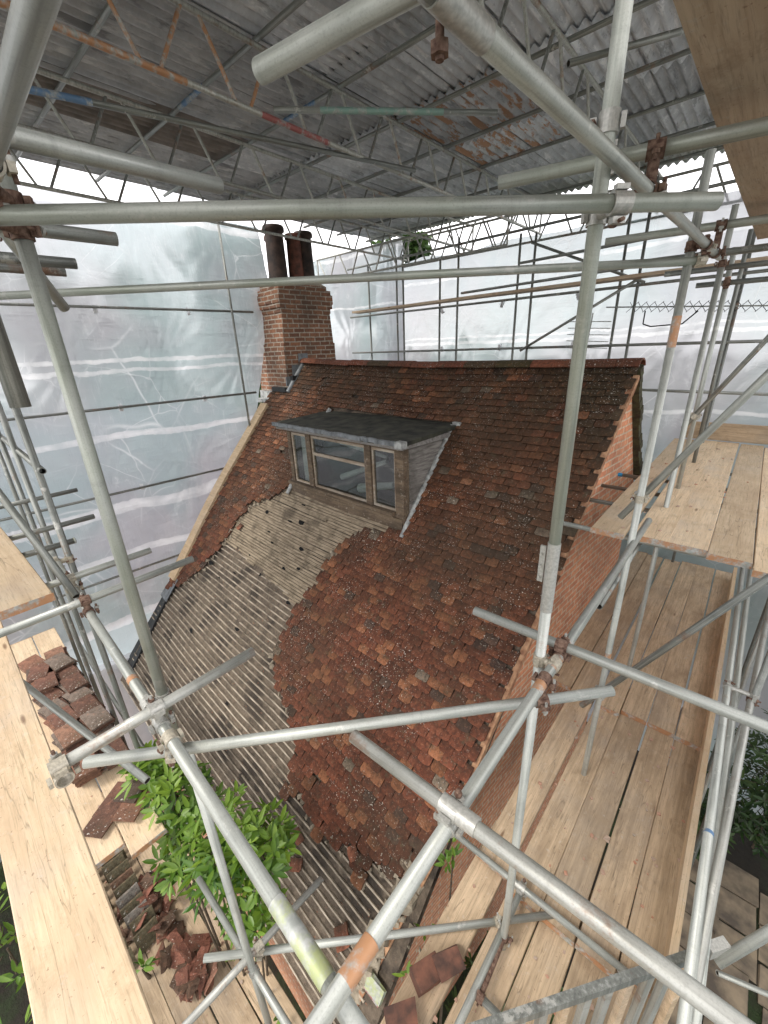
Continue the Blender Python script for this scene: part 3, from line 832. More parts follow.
# cheeks: overlapping weatherboards cut to the roof slope
def slope_y(z): return 4.75 - (ridge_z(-3) - z) / math.tan(P)
for side, xc in ((1, DX1), (-1, DX0)):
    mb = MB(); z = zb - .03; h = .155
    while z < zt - .01:
        z1 = min(z + h, zt)
        y0 = F + .09; ya, yb_ = slope_y(z), slope_y(z1)
        if yb_ > y0 + .01:
            o, i_ = xc + side * .004, xc - side * .02
            zg = z; z = z + .014; vs = [(o + side * .030, y0, z), (o + side * .030, max(ya, y0 + .01), z), (o, yb_, z1), (o, y0, z1), (i_, y0, z), (i_, max(ya, y0 + .01), z), (i_, yb_, z1 + .01), (i_, y0, z1 + .01)]
            f = [(0, 1, 2, 3), (7, 6, 5, 4), (0, 4, 5, 1), (3, 2, 6, 7), (0, 3, 7, 4), (1, 5, 6, 2)]
            mb.add(vs, f if side > 0 else [q[::-1] for q in f])
        z = z1
    dbuild(mb, 'cheek', M['cheek_wood'])
mb = MB()
mb.box((DX0 - .12, F - .10, zt + .002), (DX1 + .07, F - .07, zt + .075))
mb.box((DX1 + .03, F - .07, zt + .002), (DX1 + .065, slope_y(zt), zt + .06)); mb.box((DX0 - .115, F - .07, zt + .002), (DX0 - .08, slope_y(zt), zt + .06))
dbuild(mb, 'fascia', M['grey_wood'])
mb = MB(); nx_, ny_ = 14, 8; vs = []
x0, x1, y0, y1 = DX0 - .15, DX1 + .10, F - .13, 4.30
for j in range(ny_ + 1):
    for i in range(nx_ + 1):
        x = x0 + (x1 - x0) * i / nx_; y = y0 + (y1 - y0) * j / ny_
        vs.append((x, y, zt + .085 + .055 * j / ny_ + .010 * noise.noise(Vector((x * 2, y * 2, 0)))))
vs += [(v[0], v[1], v[2] - .045) for v in vs]
o_ = (nx_ + 1) * (ny_ + 1)
f = [(j * (nx_ + 1) + i, j * (nx_ + 1) + i + 1, (j + 1) * (nx_ + 1) + i + 1, (j + 1) * (nx_ + 1) + i) for j in range(ny_) for i in range(nx_)]
f += [tuple(o_ + q for q in g[::-1]) for g in f]
for i in range(nx_): f += [(i, o_ + i, o_ + i + 1, i + 1)]
for j in range(ny_): a = j * (nx_ + 1); b = a + nx_; f += [(a, a + nx_ + 1, o_ + a + nx_ + 1, o_ + a), (b + nx_ + 1, b, o_ + b, o_ + b + nx_ + 1)]
mb.add(vs, f); dbuild(mb, 'dormer_roof', M['moss_lead'])
mb = MB(); k = 44
for j in range(k):
    xa = x0 + (x1 - x0) * j / k; xb_ = x0 + (x1 - x0) * (j + 1) / k
    d = R.uniform(-.004, .004)
    mb.box((xa, y0 - .012 + d, zt + .045 + d), (xb_ - .004, y0 + .03, zt + .092 + d))
dbuild(mb, 'lead_edge', M['lead'])
mb = MB(); mb.box((x1 - .09, y0 - .02, zt + .03), (x1 + .012, y0 + .07, zt + .10)); mb.box((x1 - .06, y1 - .12, zt + .06), (x1 + .05, y1 + .03, zt + .17))
dbuild(mb, 'lead_cap', M['lead_pale'])
for xc, dd in ((DX1 + .035, 1), (DX0 - .03, -1)):
    mb = MB(); k = 14; prev = None
    for j in range(k):
        s0 = D_TOP - .02 + (DS + .14 - D_TOP) * j / k; s1 = D_TOP - .02 + (DS + .14 - D_TOP) * (j + 1) / k
        r = .030 + R.uniform(-.004, .006)
        mb.cyl(S(xc + R.uniform(-.005, .005), s0, .035), S(xc + R.uniform(-.005, .005), s1 + .01, .035), r, 8)
    dbuild(mb, 'mortar_fillet', M['lead_pale'])
# attic room behind the glass
M['room'] = flat('attic_plaster', (.16, .145, .13), .9, 0, .3, 3)
M['curtain'] = flat('pale_curtain_and_glint', (.60, .61, .60), .8, 0, .1, 4)
mb = MB(); mb.box((DX0 + .05, F + .12, zb - .05), (DX1 - .05, 5.2, zt - .001)); mb.f = [q[::-1] for k, q in enumerate(mb.f) if k != 2]; mb.c = mb.c[:5]; mb.mi = mb.mi[:5]; mb.sm = mb.sm[:5]
dbuild(mb, 'attic_room', M['room'])
mb = MB(); n = 26; vs = []
for i in range(n + 1):
    x = DX0 + .09 + .36 * i / n; y = F + .17 + .018 * math.sin(i * 1.9)
    vs += [(x, y, zb + .12), (x, y, zt - .03)]
mb.add(vs, [(2 * i, 2 * i + 2, 2 * i + 3, 2 * i + 1) for i in range(n)], smooth=True); dbuild(mb, 'curtain', M['curtain'])
mb = MB()
for k, (a, b, r) in enumerate((((-4.6, F + .45, zb + .2), (-3.75, F + .55, zb + .55), .05), ((-4.5, F + .4, zb + .75), (-3.7, F + .5, zb + .62), .04), ((-4.1, F + .35, zb + .15), (-3.5, F + .4, zb + .30), .07), ((-3.30, F + .3, zb + .1), (-3.22, F + .32, zt - .05), .018))):
    mb = MB(); mb.cyl(a, b, r, 10, r * .6); dbuild(mb, 'added_reflection_rod', M['curtain'] if k != 3 else M['room'])  # added rods behind the panes, mostly pale, stand in for bright reflections

# ------------------------------------------------------------------ chimney
CB = Vector((-7.1, 4.95, -.7))
chim = bpy.data.objects.new('chimney', None); COL.objects.link(chim); chim.parent = house; chim.location = CB - HB
def cbuild(mb, name, m):
    mb.v = [(v[0] - CB.x, v[1] - CB.y, v[2] - CB.z) for v in mb.v]
    return mb.build(name, m, chim)
cx0, cx1, cy0, cy1 = -7.62, -6.66, 4.36, 5.52
mb = MB()
def taper(mb, a, b, z0, z1):
    (ax0, ay0, ax1, ay1), (bx0, by0, bx1, by1) = a, b
    vs = [(ax0, ay0, z0), (ax1, ay0, z0), (ax1, ay1, z0), (ax0, ay1, z0), (bx0, by0, z1), (bx1, by0, z1), (bx1, by1, z1), (bx0, by1, z1)]
    mb.add(vs, [(0, 3, 2, 1), (4, 5, 6, 7), (0, 1, 5, 4), (1, 2, 6, 5), (2, 3, 7, 6), (3, 0, 4, 7)])
taper(mb, (cx0, cy0, cx1, cy1), (cx0 + .02, cy0, cx1, cy1), -2.2, .15)
taper(mb, (cx0 + .06, cy0 + .02, cx1 - .01, cy1 - .02), (cx0 + .14, cy0 + .06, cx1 - .03, cy1 - .04), .15, .66)
z = .66
for k, e in enumerate((.012, .040, .052, .052, .030, -.02)):
    mb.box((cx0 + .14 - e, cy0 + .06 - e, z + .0005), (cx1 - .03 + e, cy1 - .04 + e, z + .075)); z += .075
ch = cbuild(mb, 'stack', M['brick_chim'])
mb = MB()
taper(mb, (cx0 + .17, cy0 + .09, cx1 - .06, cy1 - .07), (cx0 + .27, cy0 + .19, cx1 - .16, cy1 - .17), z + .001, z + .09)
cbuild(mb, 'flaunching', M['mortar'])
def pot(x, y, r, h, m, lid=False):
    mb = MB(); n = 20
    prof = [(r * 1.12, 0), (r * 1.05, .06), (r * .98, .12), (r * .90, h - .12), (r * .90, h - .08), (r * 1.08, h - .075), (r * 1.08, h - .02), (r * 1.0, h), (r * .82, h), (r * .8, h - .3)]
    vs = []
    for rr, zz in prof: vs += [(x + math.cos(2 * PI * i / n) * rr, y + math.sin(2 * PI * i / n) * rr, z + .03 + zz) for i in range(n)]
    mb.add(vs, [(j * n + i, j * n + (i + 1) % n, (j + 1) * n + (i + 1) % n, (j + 1) * n + i) for j in range(len(prof) - 1) for i in range(n)], smooth=True)
    mb.add([vs[(len(prof) - 1) * n + i] for i in range(n)], [tuple(range(n))], mi=1)
    if lid:
        for t in range(4): mb.cyl((x + math.cos(t * PI / 2) * r * .9, y + math.sin(t * PI / 2) * r * .9, z + h + .02), (x + math.cos(t * PI / 2) * r, y + math.sin(t * PI / 2) * r, z + h + .09), .012, 6)
        mb.cyl((x, y, z + h + .09), (x, y, z + h + .13), r * 1.35, 20, r * 1.2)
    cbuild(mb, 'chimney_pot', [M[m], M['black']])
pot(-7.02, 4.66, .168, .86, 'clay_dark')
pot(-7.26, 4.80, .15, .78, 'clay_red', True)
pot(-6.98, 5.02, .135, .78, 'clay_red')
pot(-6.98, 5.24, .155, .84, 'clay_dark')
# flashings
mb = MB()
mb.box((cx0 - .02, cy0 - .16, -.86), (cx1 + .03, cy0 - .002, -.80), Matrix.Rotation(0, 4, 'X'))
mb.box((cx0 - .02, cy0 - .022, -.80), (cx1 + .03, cy0 - .001, -.66))
cbuild(mb, 'apron_flashing', M['lead_pale'])
mb = MB()
for k in range(3):
    y0 = cy0 - .04 + k * .16; zz = ridge_z(-6.6) - (4.75 - y0) * math.tan(P) + .03
    mb.box((cx1 + .001, y0, zz + .10 + R.uniform(-.01, .01)), (cx1 + .022, y0 + .20, zz + .26))
cbuild(mb, 'stepped_flashing', M['lead'])
mb = MB(); 
for k in range(8):
    s0, s1 = .06 + .6 * k / 8, .06 + .6 * (k + 1) / 8
    a, b = S(cx1 + .06, s0, .045), S(cx1 + .06, s1, .045); mb.cyl(a, b, .045, 7)
cbuild(mb, 'fillet', M['lead'])
mb = MB(); mb.box((cx1 + .023, cy0 + .05, -.46), (cx1 + .10, cy0 + .42, -.38)); mb.box((cx1 + .001, cy0 + .30, -.36), (cx1 + .09, cy0 + .56, -.27))
mb.box((cx0 + .55, cy0 - .09, -.655), (cx1 + .02, cy0 - .024, -.575)); cbuild(mb, 'lead_capping', M['slab_bk'])

# ================================================================== SCAFFOLD TUBES near the camera
HW = lambda x, y, z: Vector((x, y, z))
zl = -1.13
MAIN = (-.405, 1.31); LS = (-1.42, .315)
t_main = tube('upright tube in the middle foreground standing in front of the tiled roof', (*MAIN, -.78), (*MAIN, 2.4), 'galv_green')
t_main2 = tube('lower length of the middle foreground upright, jointed below a sleeve', (*MAIN, -5.2), (*MAIN, -.785), 'galv')
t_left = tube('long leaning-looking upright at the left crossing the white sheeting', (*LS, -1.42), (*LS, .42), 'galv_green')
t_left2 = tube('lower length of the left upright descending past the shrub', (-1.40, .335, -5.3), (-1.40, .335, -1.43), 'galv')
t_corner = tube('thick level tube closest to the lens in the top left corner', (-1.30, .25, .352), (.6, .16, .352), 'galv', r=.0170)
t_stub = tube('short level tube end under the canopy at upper left, above the long cross tube', (-1.19, .22, .405), (-1.21, .74, .425), 'galv')
t_cross = tube('long level tube across the whole upper picture with its open end at right', (-1.62, -.04, .30), (-.167, 1.41, .296), 'galv_green')
t_cross2 = tube('second long level tube with green tint crossing in front of the chimney', (-3.4, .24, .33), (-.33, 2.62, .326), 'galv_green')
t_rec = tube('thick tube running from the top middle away to the upper right', (-.385, .62, .39), (-.30, 3.05, .385), 'galv', r=.0168)
tube('thick tube continuing out of the top edge from the rusty bolted joint', (-.42, -.6, .39), (-.386, .60, .39), 'galv', r=.0168)
tube('thick open-ended tube hanging over the chimney at top middle', (-.733, .554, .434), (.25, .70, .434), 'galv_green', r=.0172)
t_over = tube('level tube passing under the overhead plank at top right', (-.765, 1.466, .48), (.75, 1.84, .485), 'galv_green')
t_led = tube('sloping ledger from the middle crossing down to the bottom edge', (-.352, -.1, zl), (-.352, 3.0, zl + .02), 'galv', bands=((.40, .43, 'orange'), (.445, .475, 'orange'), (.487, .507, 'orange'), (.105, .13, 'orange')))
t_ledx = tube('ledger from far left under the left upright to the bottom, with an orange mark', (-3.4, .36, -1.165), (-.25, .207, -1.175), 'galv', bands=((.567, .577, 'orange'), (.895, .955, 'yellow')))
t_out = tube('short open-ended tube sticking out over the stripped battens', (-1.305, -.03, -1.10), (-1.29, .625, -1.10), 'galv_worn')
t_diag = tube('cross tube running from left to right in front of the roof below the middle', (-1.40, .045, -1.225), (-.166, 1.42, -1.215), 'galv')
t_brc = tube('open-ended tube from over the lower tiles to the bottom right corner', (-.690, .592, -1.075), (.75, .62, -1.08), 'galv_worn')
t_gab = tube('open-ended tube crossing the right gable toward the right edge', (-.722, 1.373, -1.075), (.7, 1.40, -1.08), 'galv')
EP['plank_bearer'] = (Vector((-1.36, -.015, -1.14)), Vector((-1.24, -.015, -1.14)))
t_low = tube('low diagonal tube crossing over the stripped eaves', (-1.62, .18, -3.08), (-.24, 1.60, -3.10), 'galv')
t_thin = tube('thin short tube over the shrub foot with its end on the battens', (-1.44, -.1, -3.03), (-1.38, .83, -3.03), 'galv_worn')
t_lowl = tube('low ledger passing behind the shrub to the bottom edge', (-2.05, .345, -3.15), (-.6, .335, -3.15), 'galv')
t_lowg = tube('low ledger under the right gable walkway edge', (-.95, 1.565, -3.02), (.2, 1.57, -3.02), 'galv')
t_lowy = tube('low tube running toward the viewer beside the ladder frame', (-.43, .3, -3.05), (-.42, 1.6, -3.05), 'galv')
t_foot = tube('short low tube at the foot of the middle upright', (-.42, 1.02, -3.06), (.5, 1.05, -3.06), 'galv_dark')
cp = coupler
cp(t_left, t_corner, 'rusty coupler at the left edge joining the thick corner tube to the left upright', True)
cp(t_stub, t_corner, 'grey coupler at the top left edge beside the thick corner tube', False, 'clamp_tan')
cp(t_left, t_cross, 'rusty coupler where the long cross tube meets the left upright', True)
cp(t_main, t_cross, 'silver coupler holding the long cross tube to the middle upright')
cp(t_main, t_over, 'silver coupler on the middle upright just above the cross tube')
cp(t_rec, t_over, 'rusty brown coupler on the thick receding tube beside the middle upright', True)
cp(t_rec, t_cross2, 'coupler at the far end of the green cross tube', False, 'clamp_tan')
cp(t_main2, t_led, 'coupler joining the middle upright to the sloping ledger', False, 'clamp_tan')
cp(t_gab, t_led, 'rusty coupler on the orange banded ledger beside the middle upright', True)
cp(t_diag, t_led, 'rusty swivel coupler under the orange banded ledger', True)
cp(t_brc, t_led, 'large pale coupler crossing at lower middle above the gable brickwork')
cp(t_left, t_ledx, 'coupler joining the left upright and the long sloping ledger')
cp(t_out, t_ledx, 'coupler under the short open-ended tube at left')
cp(t_out, 'plank_bearer', 'pale coupler on the end of the short tube beside the big plank', False, 'clamp_tan')
cp(t_diag, t_ledx, 'pale swivel coupler on the ledger above the shrub', False, 'clamp_tan')
cp(t_left2, t_lowl, 'coupler on the left upright below the shrub')
cp(t_thin, t_low, 'second coupler low on the left upright, near the short tube', False, 'clamp_tan')
cp(t_lowg, t_lowy, 'coupler low beside the gable walkway edge')
cp(t_main2, t_low, 'low swivel coupler at the middle upright under the cross tubes', False, 'clamp_tan')
cp(t_main2, t_foot, 'coupler at the foot of the middle upright near the bottom edge', True)
# sleeve coupler on the middle upright and bolted joint at the top
t = thing('sleeve_coupler', 'long bolted sleeve joining the two lengths of the middle upright', 'sleeve coupler', (*MAIN, -.80))
mb = MB(); mb.cyl((0, 0, -.10), (0, 0, .17), .0212, 20); mb.build('sleeve', M['clamp'], t)
mb = MB(); mb.box((-.044, -.004, .01), (-.025, .004, .15)); mb.build('flange', M['clamp'], t)
for zz in (.03, .075, .12):
    mb = MB(); mb.cyl((-.036, -.016, zz), (-.036, .016, zz), .005, 6); mb.build('bolt', M['clamp'], t)
t = thing('sleeve_coupler', 'rusty bolted joint of the thick tube at the top edge', 'sleeve coupler', (-.385, .61, .39))
mb = MB(); mb.cyl((0, -.06, 0), (0, .06, 0), .0188, 20); mb.build('sleeve', M['clamp'], t)
mb = MB(); mb.cyl((-.03, 0, -.035), (-.03, 0, .02), .006, 8); mb.cyl((-.03, 0, -.03), (-.03, 0, -.016), .013, 6); mb.build('bolt', M['rust'], t)
t = thing('sleeve_coupler', 'pale sleeve on the tube end at the crossing above the lower gable', 'sleeve coupler', (-.33, .60, -1.075))
mb = MB(); mb.cyl((-.05, 0, 0), (.05, .002, 0), .0235, 20); mb.build('sleeve', M['clamp'], t)

# transoms and uprights of the left run
LR = {}; UR = {}
for k, (x, y0, y1, zz, w) in enumerate(((-2.28, -.05, .85, -1.10, 'with its tip over the sheeting foot'), (-2.61, .0, .74, -1.10, 'second of the row'), (-3.19, .1, .49, -1.10, 'with a yellow stained tip'), (-3.6, .1, .71, -1.10, 'fourth of the row'), (-4.53, .2, .83, -1.10, 'farthest of the row'))):
    LR[k] = tube('level cross tube of the left run ' + w, (x, y0, zz), (x, y1, zz), 'galv_dark' if k > 1 else 'galv', bands=((.97, .995, 'yellow'),) if k == 2 else ())
for k, (x, y1, w) in enumerate(((-1.62, .60, 'nearest the thick corner tube'), (-2.1, .61, 'middle one, pale tipped'), (-2.3, .62, 'lowest and shortest of three'))):
    tube('short tube end poking in at the upper left, ' + w, (x - .04, .1, .35), (x, y1, .352), 'galv_dark')
for k, (x, y, w) in enumerate(((-3.07, .41, 'first thin upright left of the big leaning one'), (-3.85, .43, 'second thin upright at the left edge'), (-4.6, .45, 'third thin upright at the far left'), (-5.6, .5, 'fourth thin upright behind the tile stacks'))):
    UR[k] = tube(w, (x, y, -5.3), (x, y, .9), 'galv_dark')
tube('stub of upright ending in mid air at the left edge', (-1.77, .25, -.13), (-1.77, .25, .9), 'galv_dark', r=.028)
tube('slanting brace end hanging below the left upright head', (-2.10, .53, .195), (-1.75, .27, .52), 'galv')
tube('slanting brace at the left going down to the ledger', (-3.6, .12, -.2), (-2.45, .30, -1.14), 'galv_dark')
tube('slanting brace in front of the tile stacks', (-3.3, -.08, -1.83), (-2.0, .26, -2.09), 'galv')
for k, (a_, w) in enumerate(((LR[0], 'rust brown'), (LR[1], 'pale'), (UR[0], 'dull grey'), (UR[1] , 'small dark'))):
    if k < 3: cp(a_, t_ledx, w + ' coupler along the left ledger', k == 0, 'clamp_tan')
tube('far ledger of the left run at the upper level', (-7.2, .55, -.55), (-3.0, .42, -.58), 'galv_dark')
tube('far ledger of the left run at plank level', (-7.2, .6, -3.25), (-2.4, .47, -3.22), 'galv_dark')

# right run uprights, rails and braces
t_a = tube('tall upright with a rusty orange stretch at the right, in front of the far sheeting', (-.37, 2.6, -5.2), (-.37, 2.6, .74), 'galv', bands=((.868, .892, 'orange'), (.54, .55, 'orange')))
t_b = tube('second upright at the right beyond the platform front', (-.36, 3.9, -5.2), (-.36, 3.9, .78), 'galv')
t_c = tube('third upright at the right, with a rusty collar', (-.36, 4.5, -1.34), (-.36, 4.5, .62), 'galv', bands=((.86, .90, 'orange'),))
tube('fourth upright at the right behind the rail crossings', (-.36, 5.6, -1.34), (-.36, 5.6, .9), 'galv_dark')
GR = {}; RL = {}
t_o = tube('outer upright beside the walkway rails', (.40, 2.95, -7.4), (.40, 2.95, -1.0), 'galv_dark')
tube('outer upright beyond the toe plank end', (.52, 4.6, -7.4), (.52, 4.6, -1.4), 'galv')
t_br1 = tube('long brace sloping up across the right platform, the nearer one', (-.46, 2.66, -1.0), (.46, 2.66, .58), 'galv')
t_br2 = tube('thinner brace sloping up at the right, the farther one', (-.42, 4.44, -.74), (.5, 4.44, .92), 'galv_dark')
t_br3 = tube('brace sloping across the lower walkway toward the right edge', (-.46, 2.55, -2.42), (.62, 2.55, -.42), 'galv_dark')
tube('thick slanting tube at the lower right edge by the paving', (.36, 1.42, -2.25), (.78, 1.90, -1.7), 'galv')
tube('thin slanting tube low at the right over the paving', (.38, 1.45, -2.35), (1.3, 1.9, -2.6), 'galv', r=.010)
for k, (x, y0, y1, zz, dx, w) in enumerate(((.268, .9, 6.8, -2.10, .0, 'upper guard rail beside the walkway'), (.30, .9, 6.8, -2.16, .05, 'second guard rail alongside the upper one'), (.285, 1.2, 5.5, -2.13, .26, 'splayed outer guard rail beside the walkway'))):
    GR[k] = tube(w, (x, y0, zz), (x + dx, y1, zz), ('galv', 'galv', 'galv_worn')[k], bands=((.155, .158, 'blue'),) if k == 0 else ())
for k, (a, b, w) in enumerate((((-.8, 2.79, .50), (.9, 3.1, .50), 'open-ended level tube at the right under the big plank'), ((-.8, 3.28, .44), (.9, 3.45, .44), 'level tube just below it at the right'),
        ((-.72, 4.1, .45), (.9, 4.25, .45), 'third level tube at the upper right'), ((-.55, 4.45, .38), (.9, 4.6, .38), 'fourth level tube at the upper right'))):
    RL[k] = tube(w, a, b, 'galv_green' if k == 0 else 'galv_dark')
cp(t_rec, RL[0], 'rusty coupler under the open-ended tube at the right', True)
cp(t_a, t_rec, 'rusty coupler high on the tall right upright', True)
cp(t_a, t_br1, 'tan coupler on the brace foot at the platform front', False, 'clamp_tan')
cp(t_c, t_br2, 'coupler at the foot of the farther brace', False, 'clamp_tan')
cp(t_a, t_br3, 'coupler on the upright at the lower walkway')
cp(t_b, RL[2], 'brown coupler on the second right upright', True)
cp(t_c, RL[3], 'brown coupler on the third right upright', True)
cp(t_o, GR[0], 'dark coupler on the outer upright by the guard rails', False)
cp(t_o, GR[2], 'rust tinted coupler on the outer upright', True)
t_car = tube('cross tube carrying the front of the right platform', (-1.05, 3.26, -1.375), (.8, 3.26, -1.375), 'galv')
for k, (y, x0, w) in enumerate(((3.95, -1.02, 'first'), (4.45, -1.0, 'second'), (4.95, -1.02, 'third with a blue cap'))):
    tube('tube end reaching from under the right platform to the gable, ' + w, (x0, y, -1.375), (.8, y, -1.375), 'galv_dark', bands=((0, .06, 'plastic_blue'),) if k == 2 else ())
tube('level tube along the underside of the right platform edge', (-.42, 2.3, -1.43), (-.42, 7.0, -1.43), 'galv_dark')

# ------------------------------------------------------------------ boards
# overhead plank at the top right
board('big plank overhead in the top right corner seen from below', (-.185, -.5, .60), 4.4, .225, .038, PI / 2 - .02, 'board_dark', None)
board('second overhead plank beyond the first at the right edge', (.050, -.9, .60), 4.6, .225, .038, PI / 2 - .018, 'board_dark', None)
# foreground plank left
board('big pale plank along the lower left edge, closest to the lens', (-4.1, -.098, -1.68), 4.4, .225, .038, rad(-1.2), 'board_pale', None)
board('pale plank end at the left edge above the big plank', (-5.6, .07, -1.045), 3.23, .225, .038, rad(.5), 'board_pale', 'orange')
# right upper platform
for k, (x, y0, w) in enumerate(((-.608, 3.12, 'first, next to the gable'), (-.345, 3.16, 'second'), (-.128, 3.16, 'third, pale and scuffed'), (.097, 3.12, 'fourth'), (.324, 3.02, 'fifth, at the picture edge'), (.552, 3.0, 'sixth, outermost'))):
    board('board of the upper right platform, ' + w, (x, y0, -1.30), 3.8, .222, .038, PI / 2 + R.uniform(-.004, .004), 'board_pale', 'orange')
board('toe plank standing on edge at the far end of the upper platform', (-.62, 7.0, -1.18), 1.6, .225, .038, 0, 'board', None, roll=PI / 2)
for k, x in enumerate((-.608, -.345, -.128, .097, .324)):
    pass
# right lower walkway: three laps of boards
names = ('against the toe plank', 'one in from the toe plank', 'middle of the walkway', 'just right of the long gap', 'left of the long gap', 'nearest the gable')
for k, x in enumerate((.205, .003, -.199, -.400, -.622, -.826)):
    board('far lap board of the lower walkway, ' + names[k], (x, 3.36 + R.uniform(-.03, .03), -3.062), 3.5, .195, .038, PI / 2 + R.uniform(-.003, .003), 'board', 'orange', tilt=-.004)
for k, x in enumerate((.203, .001, -.201, -.400, -.628)):
    board('middle lap board of the lower walkway, ' + names[k], (x, 1.58 + R.uniform(-.03, .03), -3.10), 2.2, .194, .038, PI / 2 + R.uniform(-.004, .004), 'board', 'orange')
for k, x in enumerate((.200, -.002, -.206, -.408, -.640)):
    board('near lap board of the lower walkway, ' + names[k], (x, -1.2, -3.155), 3.1, .195, .038, PI / 2 + R.uniform(-.004, .004), 'board', 'orange')
board('toe plank on edge along the lower walkway', (.315, 1.45, -2.98), 5.2, .215, .036, PI / 2, 'pine', None, roll=PI / 2)
# left boards with tile stacks, and lower level boards
for k, (x, y, ln) in enumerate(((-6.1, .08, 3.45), (-6.1, .315, 3.58))):
    board('left walkway board under the tile stacks, ' + ('outer one' if k == 0 else 'inner one'), (x, y, -3.14), ln, .226, .038, rad(-1.5), 'board_pale', 'orange')
for k, y in enumerate((-.36, -.13, .10, .335, .575)):
    board('low board at bottom left, ' + ('outermost', 'second', 'third', 'fourth', 'innermost beside the eaves')[k], (-5.2, y, -5.12 - .002 * k), 4.6, .226, .038, rad(-.6), 'board', 'orange')

# ------------------------------------------------------------------ ladder frame at the bottom right
t = thing('slatted_ladder_frame', 'grey metal slatted ladder frame on edge at the bottom right', 'ladder', (.37, 1.47, -2.2))
a = Vector((0, 0, 0)); b = Vector((-.66, -.86, .0)); u = (b - a).normalized(); w = Vector((-u.y, u.x, 0))
Fm = Matrix((u, w, Z3)).transposed().to_4x4()
ln = (b - a).length
mb = MB(); mb.box((0, -.014, -.022), (ln, .014, .022), Fm); mb.build('top_rail', M['galv_dark'], t)
mb = MB(); mb.box((-.004, -.017, -.026), (.08, .017, .026), Fm); mb.build('rail_end', M['clamp'], t)
mb = MB(); mb.box((.05, -.014, -.86), (ln, .014, -.80), Fm); mb.build('bottom_rail', M['galv_dark'], t)
for k in range(11):
    x = .14 + k * .088
    mb = MB(); mb.box((x, -.012, -.80), (x + .030, .012, -.023), Fm); mb.build('slat', M['galv_worn'] if k % 3 else M['board'], t)

# ================================================================== CANOPY
TX = (-5.8, -4.5, -3.15, -1.58, -.1)
tn = ('outermost truss at the left edge of the canopy', 'second lattice truss from the left', 'lattice truss with rusty orange braces and a red stretch', 'lattice truss above the middle upright', 'lattice truss at the right edge of the canopy')
def truss(x, y0, y1, z0, z1, label, mats=('galv_dark', 'galv_worn'), pitch=.62, rusty=(), axis='y', red=None):
    t = thing('lattice_truss', label, 'roof truss', (x, y0, z0) if axis == 'y' else (y0, x, z0))
    ln = y1 - y0
    V = (lambda a, z: (0, a, z)) if axis == 'y' else (lambda a, z: (a, 0, z))
    for zz, nm in ((0, 'bottom_chord'), (z1 - z0, 'top_chord')):
        mb = MB(); mb.cyl(V(0, zz), V(ln, zz), TR * .95, 12); o = mb.build(nm, M[mats[1]], t)
        if red and zz == 0:
            mb = MB(); mb.cyl(V(red[0], zz), V(red[1], zz), TR * .95 + .002, 12); mb.build('painted_band', M['red'], o)
            mb = MB(); mb.cyl(V(0, zz), V(red[2], zz), TR * .95 + .002, 12); mb.build('painted_band', M['orange'], o)
    a = .05; k = 0; h = z1 - z0
    while a + pitch / 2 < ln:
        for (p, q) in ((V(a, h), V(a + pitch * .33, 0)), (V(a + pitch * .5, 0), V(a + pitch * .83, h))):
            mb = MB(); mb.cyl(p, q, .013, 8)
            mb.build('lattice_bar', M['orange'] if a < (rusty[1] if rusty else -1) else M[mats[0] if k % 2 else mats[1]], t)
            k += 1
        a += pitch
    for aa in (.01, ln - .01):
        mb = MB(); mb.cyl(V(aa, 0), V(aa, h), .014, 8); mb.build('end_post', M[mats[1]], t)
    return t
for k, x in enumerate(TX):
    truss(x, -1.2, 7.5 + .25 * (k % 2), 1.62, 2.0, tn[k], rusty=(0, 3.6) if k == 2 else (), red=(3.55, 4.2, 3.0) if k == 2 else None)
truss(7.45, -6.6, .2, 1.52, 1.95, 'cross truss along the far eaves of the canopy', axis='x')
truss(6.5, -7.4, -3.2, 1.35, 1.75, 'pale lower truss reaching from behind the chimney', axis='x', mats=('galv_worn', 'galv_worn'))
pur = (-.9, -.1, .75, 1.6, 2.4, 3.2, 4.0, 4.8, 5.6, 6.4, 7.2)
pn = ('nearest', 'second', 'third', 'fourth', 'fifth', 'sixth', 'seventh', 'eighth', 'ninth', 'tenth', 'farthest')
for k, y in enumerate(pur):
    tube('purlin under the corrugated canopy, %s of the row' % pn[k], (-6.65, y, 2.05), (.9, y, 2.05), 'galv_dark', bands=((.30, .36, 'blue'),) if k == 4 else ((.36, .42, 'blue'),) if k == 5 else (), name='purlin_tube')
tube('blue ended tie tube slung beneath the canopy at left', (-3.75, 1.05, 1.55), (-3.0, 4.0, 1.62), 'galv_dark', bands=((0, .12, 'blue'),))
tube('green banded tie tube slung beneath the canopy in the middle', (-3.0, 2.35, 1.60), (-1.9, 3.55, 1.60), 'galv_dark', bands=((.2, .75, 'teal'),))
tube('dark slanting tube under the canopy at right', (-1.3, 3.3, 1.58), (-.4, 4.5, 1.98), 'galv_dark')
